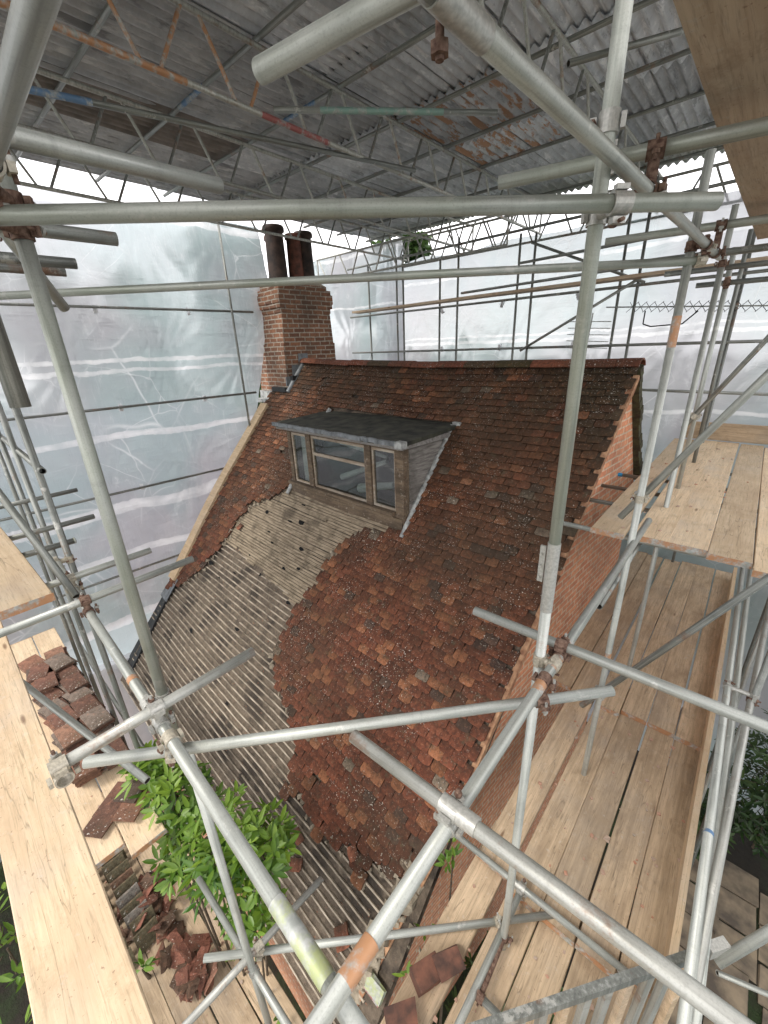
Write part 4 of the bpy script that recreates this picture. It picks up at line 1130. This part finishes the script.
# corrugated sheets
def corr_sheet(w, ln, m, label, loc, rz, tilt, group):
    mb = MB(); pitch = .092; n = int(w / pitch * 8); vs = []
    for j in range(2):
        for i in range(n + 1):
            x = -w / 2 + w * i / n
            vs.append((x, j * ln, -.019 * math.sin(2 * PI * x / pitch)))
    mb.add(vs, [(i, i + 1, n + 2 + i, n + 1 + i) for i in range(n)], smooth=True)
    o = mb.build('corrugated_sheet', M[m], None, loc, (tilt, 0, rz))
    return tag(o, label, 'corrugated sheet', group)
rows = [(-1.5, 1.35), (-.25, 1.65), (1.3, 1.9), (3.1, 1.0), (4.0, .95), (4.85, 1.0), (5.75, .95), (6.6, .95)]
for r_, (y, ln) in enumerate(rows):
    x = -6.62 + .35; c_ = 0
    while x < 1.0:
        rusty = (r_ in (4, 5) and -3.2 < x < -2.3) 
        m = 'corr_rust' if rusty else ('corr_brown' if (r_ == 2 and -5.2 < x < -4.3) else 'corr')
        corr_sheet(.74, ln + .10, m, '%s sheet of the canopy, row %s from the far edge, %s from left' % ('rusty corrugated' if rusty else 'brown corrugated' if m == 'corr_brown' else 'grey corrugated', ('eight', 'seven', 'six', 'five', 'four', 'three', 'two', 'one')[r_], ('first', 'second', 'third', 'fourth', 'fifth', 'sixth', 'seventh', 'eighth', 'ninth', 'tenth', 'eleventh', 'twelfth', 'thirteenth')[c_]),
                   (x, y, 2.105 + .012 * (r_ % 2) + .004 * (c_ % 2)), R.uniform(-.006, .006), R.uniform(-.004, .006) + .006, 'corrugated sheets of the canopy')
        x += .66; c_ += 1

# ================================================================== BACK AND SIDE SCAFFOLD, SHEETING
def tube_h(label, a, b, *k, **kw): return tube(label, rot @ Vector(a), rot @ Vector(b), *k, **kw)
def board_h(label, a, ln, w, th, az, *k, **kw): return board(label, rot @ Vector(a), ln, w, th, az + TH, *k, **kw)
gb = 'uprights of the back scaffold'
for k, x in enumerate((-6.75, -6.12, -5.82, -5.07, -4.58, -3.56, -3.24, -2.06, -1.80, -.75, .35)):
    tube_h('thin dark upright of the back scaffold, %s from the left behind the ridge' % ('first', 'second', 'third', 'fourth', 'fifth', 'sixth', 'seventh', 'eighth', 'ninth', 'tenth', 'eleventh')[k], (x, 6.6 + .15 * (k % 2), -7.4), (x, 6.6 + .15 * (k % 2), 1.45 + .2 * R.random()), 'galv_dark', group=gb, seg=10)
for zz, w in ((1.56, 'topmost'), (.66, 'at the plank level'), (-.05, 'just above the ridge'), (-.62, 'below the ridge level'), (-1.6, 'lowest')):
    tube_h('long level rail of the back scaffold, ' + w, (-7.3, 6.55, zz), (2.6, 6.56, zz - .03), 'galv_dark', group='rails of the back scaffold', seg=10)
tube_h('slanting brace of the back scaffold rising to the right', (-3.3, 6.5, -.1), (-1.75, 6.5, .72), 'galv_dark', seg=10)
tube_h('slanting brace of the back scaffold falling to the right', (-3.25, 6.5, 1.35), (-1.70, 6.5, .66), 'galv_dark', seg=10)
for k, x in enumerate((-6.9, -3.7, -.6)):
    board_h('edge-on board of the back scaffold walkway, ' + ('left', 'middle', 'right')[k], (x, 6.35, .74), 3.3, .225, .038, 0, 'board_dark', None)
for k, zz in enumerate((1.0, 1.28)):
    tube_h('loose level tube among the back scaffold rails, ' + ('lower', 'upper')[k], (-4.3 + k, 6.3, zz - .2), (1.5, 6.2, zz - .15), 'galv_dark', seg=10)
# left side scaffold by the sheeting
for k, y in ((0, 3.76), (2, -1.6)):
    tube_h('thin upright in front of the left sheeting, ' + ('by the chimney', 'in the middle', 'at the left edge')[k], (-7.17, y, -2.0 if k == 0 else -7.4), (-7.17, y, 2.15), 'galv_dark', seg=10)
for k, (zz, y1) in enumerate(((.68, 4.22), (-.68, 4.05), (-1.95, 3.95), (-3.3, 2.6))):
    tube_h('thin level tube in front of the left sheeting, ' + ('top', 'second', 'third', 'lowest')[k] + ' one', (-7.28, -3, zz), (-7.28, y1, zz + .02), 'galv_dark', seg=10)

def sheeting(label, fn, u0, u1, v0, v1, nu, nv, name='scaffold_sheeting', seams=()):
    mb = MB(); vs = []
    us = [u0 + (u1 - u0) * i / nu for i in range(nu + 1)]
    for j in range(nv + 1):
        v = v0 + (v1 - v0) * j / nv
        for u in us: vs.append(rot @ Vector(fn(u, v)))
    f = [(j * (nu + 1) + i, j * (nu + 1) + i + 1, (j + 1) * (nu + 1) + i + 1, (j + 1) * (nu + 1) + i) for j in range(nv) for i in range(nu)]
    mb.add(vs, f, smooth=True)
    o = mb.build(name, sheet_mat(seams) if seams else M['sheet'])
    tag(o, label, 'sheeting'); return o
    for (s0, wd) in seams:
        sm = MB(); vs = []
        n = 80
        for i in range(n + 1):
            u = u0 + (u1 - u0) * i / n
            d = .05 * noise.noise(Vector((u * 1.3, s0, 0)))
            ww = wd * (1 + .5 * noise.noise(Vector((u * 2.1, s0, 4))))
            p, q = rot @ Vector(fn(u, s0 + d)), rot @ Vector(fn(u, s0 + d + ww))
            vs += [p, q]
        sm.add(vs, [(2 * i, 2 * i + 2, 2 * i + 3, 2 * i + 1) for i in range(n)], smooth=True)
        so = sm.build('seam', M['seam'], o)
        so.location = sheeting.off
    return o
def wrinkle(u, v, ties=1.3, lev=1.9):
    b = .07 * noise.noise(Vector((u * .9, v * .7, 2))) + .035 * noise.noise(Vector((u * 2.5, v * 1.6, 5)))
    # creases fanning out from the tie points
    tu = round(u / ties) * ties; tv = round(v / lev) * lev
    du, dv = u - tu, v - tv; rr = math.hypot(du, dv) + .05
    ang = math.atan2(dv, du)
    return b + .030 * math.sin(ang * 17 + tu * 3) * math.exp(-rr * 1.3) * min(1, rr * 6)
rightedge = lambda v: 4.62 if v > 1.1 else 4.62 - .55 * min(1, (1.1 - v) / 2.2)
def left_fn(u, v):
    e = rightedge(v)
    y = -9 + (e + 9) * u
    bulge = .18 * math.sin(min(1, max(0, (v + 1) / 3)) * PI) * u ** 8
    return (-7.42 + wrinkle(y, v) * .8 + bulge * .6, y, v)
sheeting.off = (.05, 0, 0)
sh_left = sheeting('white translucent sheeting wall at the left of the house', left_fn, 0, 1, -7.4, 2.05, 300, 110, seams=((1.95, .10), (-.02, .05), (-.16, .05), (-1.12, .09), (-2.25, .16), (-3.05, .11), (-4.2, .14)))
def back_fn(u, v): return (u, 7.35 + wrinkle(u, v), v + .04 * noise.noise(Vector((u * 1.1, 3, 3))) * max(0, v))
sheeting.off = (0, -.05, 0)
sh_back = sheeting('bluish translucent sheeting wall behind the ridge, facing the viewer', back_fn, -7.2, 7, -7.4, 1.62, 300, 90, seams=((1.22, .05), (.16, .035), (.06, .05), (-1.02, .05)))
def back2_fn(u, v): return (u, 7.0 + wrinkle(u, v), v + .03 * noise.noise(Vector((u * 1.1, 3, 3))))
sheeting('whiter panel of sheeting just right of the chimney stack', back2_fn, -9.5, -6.15, -7.4, 2.0, 120, 90, seams=((.9, .04), (1.9, .06)))
def ties(sh, pts, off):
    for p in pts:
        q = rot @ Vector(p)
        mb = MB(); mb.box((-.022, -.022, -.05), (.022, .022, .05), Matrix.Rotation(R.uniform(-.5, .5), 4, 'Y'), jit=.008)
        mb.cyl((0, 0, 0), off, .004, 5)
        mb.build('tie', M['curtain_tie'], sh, q)
M['curtain_tie'] = flat('tie_cord', (.75, .76, .78), .7, 0, .1, 5)
ties(sh_left, [(-7.36, y, z) for z in (.68, -.68, -1.95) for y in (-.9, .45, 1.8, 3.1) if not (z < -1.5 and y > 3)], (.08, 0, 0))
ties(sh_back, [(x, 7.28, z) for z in (.66, -.05) for x in (-5.4, -4.1, -2.8, -1.4, .1)], (0, -.12, 0))
def side_fn(u, v): return (5.6 + wrinkle(u, v), u, v)
sheeting.off = (-.05, 0, 0)
sheeting('sheeting wall enclosing the right side', side_fn, -4, 7.4, -7.4, .6, 80, 60, seams=((.0, .06),))
def wr_fn(u, v): return (.60 + .6 * wrinkle(u, v) + .12 * max(0, (-2.0 - v)) , u, v)
sheeting('loose white debris sheet hanging outside the walkway rails', wr_fn, .6, 6.4, -3.9, -2.14, 90, 26)

# white lean-to at the foot of the left gable
t = thing('white_lean_to', 'low white flat roofed lean-to at the foot of the left gable', 'lean-to', rot @ Vector((-8.0, 1.4, -7.5)), (0, 0, TH))
mb = MB(); mb.box((-.65, -1.3, 0), (.68, 1.2, 2.6)); mb.build('wall', M['white'], t)
mb = MB(); mb.box((-.75, -1.4, 2.602), (.74, 1.3, 2.70)); mb.build('roof', M['white'], t)

# ================================================================== TV aerial
t = thing('tv_aerial', 'spiky television aerial on a bent arm in front of the back sheeting', 'aerial', (-1.28, 5.9, .24))
mb = MB(); pts = [Vector((.62, .0, .02)), Vector((.50, .0, -.10)), Vector((.20, 0, -.11)), Vector((.12, 0, -.08)), Vector((.12, 0, .06))]
for a, b in zip(pts, pts[1:]): mb.cyl(a, b, .007, 8)
mb.build('arm', M['black'], t)
a0, a1 = Vector((-.30, 0, .13)), Vector((1.25, .1, .02))
mb = MB(); mb.cyl(a0, a1, .007, 8); mb.build('boom', M['galv_dark'], t)
mb = MB()
for k in range(16):
    p = a0.lerp(a1, .18 + .8 * k / 15)
    for dx in (-.045, .045):
        mb.cyl(p + Vector((dx, -.06, -.055)), p + Vector((-dx, .06, .055)), .003, 5); mb.cyl(p + Vector((-dx, -.06, -.055)), p + Vector((dx, .06, .055)), .003, 5)
mb.build('directors', M['slab_bk'], t)
mb = MB()
for k in range(5):
    mb.cyl((-.72, 0, -.30 + .075 * k), (-.22, 0, -.33 + .075 * k), .005, 5)
mb.cyl((-.47, 0, -.36), (-.44, 0, .08), .008, 6); mb.build('reflector_grid', M['galv_dark'], t)
t = tube('knotted dark mast carrying the aerial beside the right uprights', (-.86, 5.9, -1.6), (-.86, 5.9, 1.2), 'galv_dark', r=.012, name='aerial_mast', cat='mast', seg=8)
mb = MB()
for k in range(18): mb.cyl((0, 0, .1 + k * .15), (0, 0, .14 + k * .15), .024, 8)
mb.build('cable_ties', M['slab_bk'], t)

# ================================================================== tile stacks and rubble
def loose_tile(label, loc, e, col, group, w=.165, ln=.265, th=.014, name='roof_tile', broken=False):
    mb = MB(); n = 3
    vs = []
    for hh in (0, 1):
        for (u, v) in ((-1, -1), (0, -1), (1, -1), (1, 1), (0, 1), (-1, 1)):
            du = R.uniform(-.02, .02) if broken else R.uniform(-.003, .003)
            vs.append((u * w / 2 + du, v * ln / 2 + (R.uniform(-.04, .04) if broken else 0), hh * th + (.006 if u == 0 else 0)))
    mb.add(vs, [(6, 7, 10, 11), (7, 8, 9, 10), (5, 4, 1, 0), (4, 3, 2, 1), (0, 1, 7, 6), (1, 2, 8, 7), (2, 3, 9, 8), (3, 4, 10, 9), (4, 5, 11, 10), (5, 0, 6, 11)], col)
    o = mb.build(name, M['tiles'], None, loc, e)
    return tag(o, label, 'roof tile', group)
cols = [(.22, .11, .08), (.16, .085, .062), (.30, .15, .10), (.15, .11, .09), (.34, .19, .13), (.24, .19, .155)]
g1 = 'old tiles stacked on the left walkway'
x = -5.35; k = 0
while x < -3.35:
    for yy in (.10, .30):
        n = R.randrange(4, 9); base = -3.135
        ax = x + R.uniform(-.03, .03); lean = R.uniform(-.5, .5); rz = R.uniform(-.3, .3)
        for j in range(n):
            loose_tile('brown lichened roof tile in the stacks on the left walkway boards', (ax + j * .012, yy + R.uniform(-.02, .02), base + .002 + j * .021), (R.uniform(-.04, .04), R.uniform(-.05, .05), PI / 2 + rz + R.uniform(-.12, .12)), cols[R.randrange(6)], g1, w=.17, th=.017)
    x += .235
for k, (dx, dy, rz) in enumerate(((-3.02, .17, .6), (-2.93, .07, .6), (-2.86, .25, .65), (-2.98, .31, .6))):
    loose_tile(('dark tile lying on the left walkway board, outermost of four by the shrub', 'dark tile by the shrub, nearest the big plank', 'lichen speckled tile by the shrub foot', 'red edged tile of the group by the shrub')[k], (dx, dy, -3.132 + k * .016), (0, 0, rz), cols[k], None, w=.17)
g2 = 'mossy tiles standing on edge on the low boards'
for row, yy in enumerate((-.22, .03)):
    x = -4.55
    while x < -3.15:
        loose_tile('mossy old tile standing on edge in the rows on the low boards', (x, yy + R.uniform(-.015, .015), -5.03 + R.uniform(-.01, .01)), (R.uniform(-.1, .1), rad(66) + R.uniform(-.12, .12), R.uniform(-.08, .08)), (.13, .115, .07) if R.random() < .5 else ((.26, .24, .21) if R.random() < .5 else (.20, .12, .08)), g2, w=.17, ln=.20, th=.030)
        x += R.uniform(.085, .12)
g3 = 'broken red tiles heaped on the low boards'
for k in range(62):
    t_ = R.random()
    x = -3.75 + 1.35 * t_ + R.gauss(0, .07); y = .16 + R.gauss(0, .085) + .03 * t_
    loose_tile('broken red tile piece in the heap on the low boards', (x, y, -5.105 + R.random() ** 1.5 * .13), (R.uniform(-.7, .7), R.uniform(-.7, .7), R.uniform(0, 6)), [(.27, .11, .075), (.19, .08, .055), (.34, .17, .115), (.13, .08, .055)][R.randrange(4)], g3, w=R.uniform(.07, .15), ln=R.uniform(.08, .17), broken=True)
# two loose bricks and small debris beside the gable
def brick(label, loc, e, m='brick'):
    mb = MB(); mb.box((-.078, -.047, 0), (.078, .047, .064), jit=.010)
    o = mb.build('loose_brick', M['brickblock'], None, loc, e); return tag(o, label, 'brick')
M['brickblock'] = flat('broken_brick', (.16, .07, .045), .9, 0, .5, 12, .8, dark=(.08, .045, .035))
brick('dark mortar-stained half brick on the walkway board below the gable, left one', (-.66, .93, -3.153), (0, .1, 1.25))
brick('dark mortar-stained half brick leaning beside it, right one', (-.60, 1.05, -3.150), (.25, 0, 1.1))
brick('half hidden brick on the near walkway board at the bottom edge', (-.66, .72, -3.153), (0, 0, .9))
t = thing('roof_offcut', 'yellow and red painted offcut wedged by the eaves corner', 'offcut', rot @ Vector((-1.27, 1.0, -4.62)), (rad(50), 0, TH))
mb = MB(); mb.box((-.10, -.05, 0), (.06, .05, .03), jit=.01); mb.build('offcut_block', M['yellow'], t)
mb = MB(); mb.box((-.10, -.062, 0), (.06, -.0505, .03)); mb.build('offcut_edge', M['red'], t)

mb = MB()
for k in range(260):
    if k < 120: x, y, z = R.uniform(-.68, .28), R.uniform(.2, 3.3), -3.098 if True else 0
    elif k < 160: x, y, z = R.uniform(-.68, .4), R.uniform(3.2, 6.5), -1.299
    elif k < 210: x, y, z = R.uniform(-4.5, -1.9), R.uniform(-.3, .6), -5.118
    else: x, y, z = R.uniform(-5, -2.7), R.uniform(0, .4), -3.138
    if k < 120 and y < 1.6: z = -3.153
    r = R.uniform(.003, .010) * (1.6 if R.random() < .1 else 1)
    mb.box((-r, -r, -r * .2), (r, r, r * .8), Matrix.Translation((x, y, z)) @ Matrix.Rotation(R.uniform(0, 3), 4, 'Z'), jit=r * .4)
M['crumb'] = flat('clay_crumbs', (.33, .15, .09), .9, 0, .5, 3, dark=(.45, .40, .33))
tag(mb.build('rubble_crumbs', M['crumb']), kind='stuff')

# ================================================================== vegetation
def leaf(mb, p, d, n, ln, wd, col):
    d = d.normalized(); s = d.cross(n)
    if s.length < .01: s = d.orthogonal()
    s.normalize(); n = s.cross(d)
    q = [p, p + d * ln * .35 + s * wd * .5 - n * ln * .02, p + d * ln * .75 + s * wd * .38 - n * ln * .08, p + d * ln - n * ln * .16, p + d * ln * .75 - s * wd * .38 - n * ln * .08, p + d * ln * .35 - s * wd * .5 - n * ln * .02, p + d * ln * .5 + n * ln * -.10]
    q[6] = p + d * ln * .5 - n * (wd * .18 + ln * .04)
    mb.add(q, [(0, 1, 6), (1, 2, 6), (2, 3, 6), (3, 4, 6), (4, 5, 6), (5, 0, 6)], col, smooth=True)
def shrub(label, base, blobs, nclump, ln, seed, m='leaf', name='leafy_shrub', per=9, cat='shrub'):
    r = random.Random(seed)
    t = thing(name, label, cat, base)
    bv = Vector(base)
    mb = MB(); st = MB()
    for (c, rad_) in blobs:
        cc = Vector(c)
        st.cyl((0, 0, 0), (cc - bv) * .55, .018, 7, .012); st.cyl((cc - bv) * .55, cc - bv, .012, 7, .006)
        for _ in range(int(nclump * (rad_[0] / .3) ** 1.2)):
            v = Vector((r.gauss(0, 1), r.gauss(0, 1), r.gauss(0, 1))).normalized() * (r.random() ** .4)
            p = cc + Vector((v.x * rad_[0], v.y * rad_[1], v.z * rad_[2]))
            up = (v + Vector((0, 0, .9)) + Vector((r.gauss(0, .25), r.gauss(0, .25), 0))).normalized()
            if r.random() < .35: st.cyl(cc - bv + (p - cc) * .3, p - bv, .005, 5, .003)
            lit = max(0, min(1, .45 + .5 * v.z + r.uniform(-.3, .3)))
            for q in range(per):
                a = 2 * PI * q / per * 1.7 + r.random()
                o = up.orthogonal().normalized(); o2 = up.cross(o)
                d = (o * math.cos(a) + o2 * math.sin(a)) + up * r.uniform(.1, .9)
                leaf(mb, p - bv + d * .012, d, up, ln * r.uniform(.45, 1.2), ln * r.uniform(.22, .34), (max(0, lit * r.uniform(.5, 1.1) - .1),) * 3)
    st.build('stem', M['bark'], t)
    mb.build('foliage', M[m], t)
    return t
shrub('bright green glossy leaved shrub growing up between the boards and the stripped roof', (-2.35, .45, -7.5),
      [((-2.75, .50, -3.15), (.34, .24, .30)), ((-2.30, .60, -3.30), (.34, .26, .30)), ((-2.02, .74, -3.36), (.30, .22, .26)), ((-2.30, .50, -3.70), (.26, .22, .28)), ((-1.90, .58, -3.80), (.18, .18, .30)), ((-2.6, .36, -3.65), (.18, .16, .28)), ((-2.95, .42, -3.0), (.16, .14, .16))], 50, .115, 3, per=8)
shrub('small weedy plant at the bottom edge below the eaves corner', (-1.75, .35, -7.5), [((-1.72, .42, -5.0), (.16, .14, .16)), ((-1.55, .5, -5.2), (.12, .12, .2))], 22, .085, 5, per=5)
shrub('tuft of leaves in the gap below the gable brickwork', (-1.02, 1.62, -7.5), [((-.93, 1.64, -3.42), (.10, .16, .12)), ((-.98, 1.3, -4.2), (.12, .3, .3))], 16, .085, 6, per=5)
shrub('green leaves at the lower left edge behind the big plank', (-3.1, -.75, -7.5), [((-2.95, -.62, -3.6), (.25, .2, .5)), ((-2.5, -.6, -4.2), (.3, .25, .4))], 26, .10, 8, per=6)
shrub('tiny yellow-green sprig beside the red tile heap', (-2.95, -.08, -5.12), [((-2.95, -.10, -4.95), (.05, .05, .05))], 30, .14, 9, per=4)
for k, (b, c, rr) in enumerate((((1.5, 6.7, -7.5), (1.5, 6.7, -6.1), (.8, .6, 1.2)), ((2.9, 6.8, -7.5), (2.9, 6.8, -5.6), (1.0, .5, 1.6)), ((.9, 6.2, -7.5), (.85, 6.2, -7.0), (.3, .5, .4)), ((-.5, 2.0, -7.5), (-.6, 2.3, -6.8), (.5, .8, .5)))):
    shrub('dark green garden bush low at the right, ' + ('beside the paving', 'farthest from the paving', 'small one by the rails', 'hidden under the walkway')[k], b, [(c, rr)], 110, .13, 20 + k, m='leaf_far', per=7, name='garden_bush', cat='bush')
def tree(label, base, h, rr, seed, n=5200):
    r = random.Random(seed)
    t = thing('garden_tree', label, 'tree', base)
    st = MB(); st.cyl((0, 0, 0), (0, 0, h * .62), .22, 9, .10)
    mb = MB(); blobs = []
    for k in range(9):
        a = r.uniform(0, 2 * PI); q = r.uniform(.1, .75) * rr; zz = h * r.uniform(.48, .93)
        q *= 1.1 - abs(zz / h - .62)
        c = Vector((math.cos(a) * q, math.sin(a) * q, zz)); blobs.append((c, rr * r.uniform(.30, .48)))
        st.cyl((0, 0, h * r.uniform(.3, .58)), c, .07, 6, .02)
    for _ in range(n):
        c, q = blobs[r.randrange(len(blobs))]
        v = Vector((r.gauss(0, 1), r.gauss(0, 1), r.gauss(0, 1))).normalized() * (r.random() ** .45) * q
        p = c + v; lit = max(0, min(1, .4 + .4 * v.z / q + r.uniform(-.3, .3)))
        d = Vector((r.gauss(0, 1), r.gauss(0, 1), r.gauss(-.2, .6)))
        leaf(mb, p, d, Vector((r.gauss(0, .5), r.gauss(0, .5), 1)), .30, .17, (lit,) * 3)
    st.build('trunk', M['bark'], t); mb.build('crown', M['leaf_far'], t)
for k, a in enumerate((((-11.3, 13.5, -7.5), 11.9, 1.7, 'tree whose green top shows above the back sheeting'), ((-15.5, 9.5, -7.5), 12.2, 3.2, 'tree seen dimly through the left sheeting near the chimney'),
        ((-16, 4.0, -7.5), 10.0, 3.0, 'lower tree dimly visible through the left sheeting'), ((-5.5, 10.5, -7.5), 7.6, 3.2, 'tree dimly visible through the back sheeting, left'), ((-1.5, 10.2, -7.5), 7.4, 3.0, 'tree dimly visible through the back sheeting, middle'), ((3.8, 10.6, -7.5), 7.9, 3.4, 'tree dimly visible through the back sheeting, right'))):
    tree(a[3], a[0], a[1], a[2], 50 + k)
# added house close behind the left sheeting, blocking light from its lower part
t = thing('added_shading_house', 'added slate roofed house that darkens the lower left sheeting', 'house', (-12.4, 0, -7.5))
mb = MB(); mb.box((-3, -9, 0), (3, 6, 3.6)); mb.build('wall', M['brick'], t)
mb = MB(); mb.add([(-3.3, -9.3, 3.5), (3.3, -9.3, 3.5), (3.3, 6.3, 3.5), (-3.3, 6.3, 3.5), (0, -9.3, 6.4), (0, 6.3, 6.4)], [(0, 1, 4), (1, 2, 5, 4), (2, 3, 5), (3, 0, 4, 5), (0, 3, 2, 1)]); mb.build('roof', M['slate'], t)
for k in range(4):
    mb = MB(); mb.box((3.01, -7 + k * 3.2, 1.2), (3.06, -5.8 + k * 3.2, 2.6)); mb.build('window', M['glass'], t)

# ================================================================== ground and sky
mb = MB(); mb.add([(-300, -300, 0), (300, -300, 0), (300, 300, 0), (-300, 300, 0)], [(0, 1, 2, 3)])
tag(mb.build('ground', M['ground'], None, (0, 0, -7.5)), kind='structure')
mb = MB()
for i in range(7):
    for j in range(12):
        x = .65 + i * .46; y = .4 + j * .47 + (.2 if i % 2 else 0)
        if (i > 4 and j > 9): continue
        mb.box((x, y, 0), (x + .43, y + .44, .035), Matrix.Rotation(R.uniform(-.02, .02), 4, 'Z'), jit=.012)
tag(mb.build('paving', M['paving'], None, (0, 0, -7.5)), kind='structure')

w = bpy.data.worlds.new('World'); sc.world = w; w.use_nodes = True
nt = w.node_tree
for n in list(nt.nodes): nt.nodes.remove(n)
out = nt.nodes.new('ShaderNodeOutputWorld'); bg = nt.nodes.new('ShaderNodeBackground')
sky = nt.nodes.new('ShaderNodeTexSky'); sky.sky_type = 'NISHITA'; sky.sun_disc = False
SUN_EL, SUN_AZ = rad(52), rad(200)
sky.sun_elevation = SUN_EL; sky.sun_rotation = SUN_AZ
tc = nt.nodes.new('ShaderNodeTexCoord')
nz = nt.nodes.new('ShaderNodeTexNoise'); nz.inputs['Scale'].default_value = 2.6; nz.inputs['Detail'].default_value = 6
mp = nt.nodes.new('ShaderNodeMapping'); mp.inputs['Scale'].default_value = (1, 1, 3)
L(nt, tc.outputs['Generated'], mp.inputs[0]); L(nt, mp.outputs[0], nz.inputs['Vector'])
cl = ramp(nt, nz.outputs['Fac'], [(.36, (8.6, 8.4, 8.6)), (.62, (12.5, 12.1, 11.8))])
c = mix(nt, .88, sky.outputs[0], cl)
L(nt, c, bg.inputs[0]); bg.inputs[1].default_value = .245
L(nt, bg.outputs[0], out.inputs[0])
sd = bpy.data.lights.new('sun', 'SUN'); sd.energy = 2.2; sd.angle = rad(14); sd.color = (1, .95, .87)
so = bpy.data.objects.new('sun', sd); COL.objects.link(so)
dirv = Vector((math.sin(SUN_AZ) * math.cos(SUN_EL), math.cos(SUN_AZ) * math.cos(SUN_EL), math.sin(SUN_EL)))
so.rotation_euler = dirv.to_track_quat('Z', 'Y').to_euler()
sc.view_settings.view_transform = 'Standard'
sc.view_settings.look = 'None'
sc.view_settings.exposure = 0
sc.cycles.max_bounces = 10
sc.cycles.transparent_max_bounces = 16
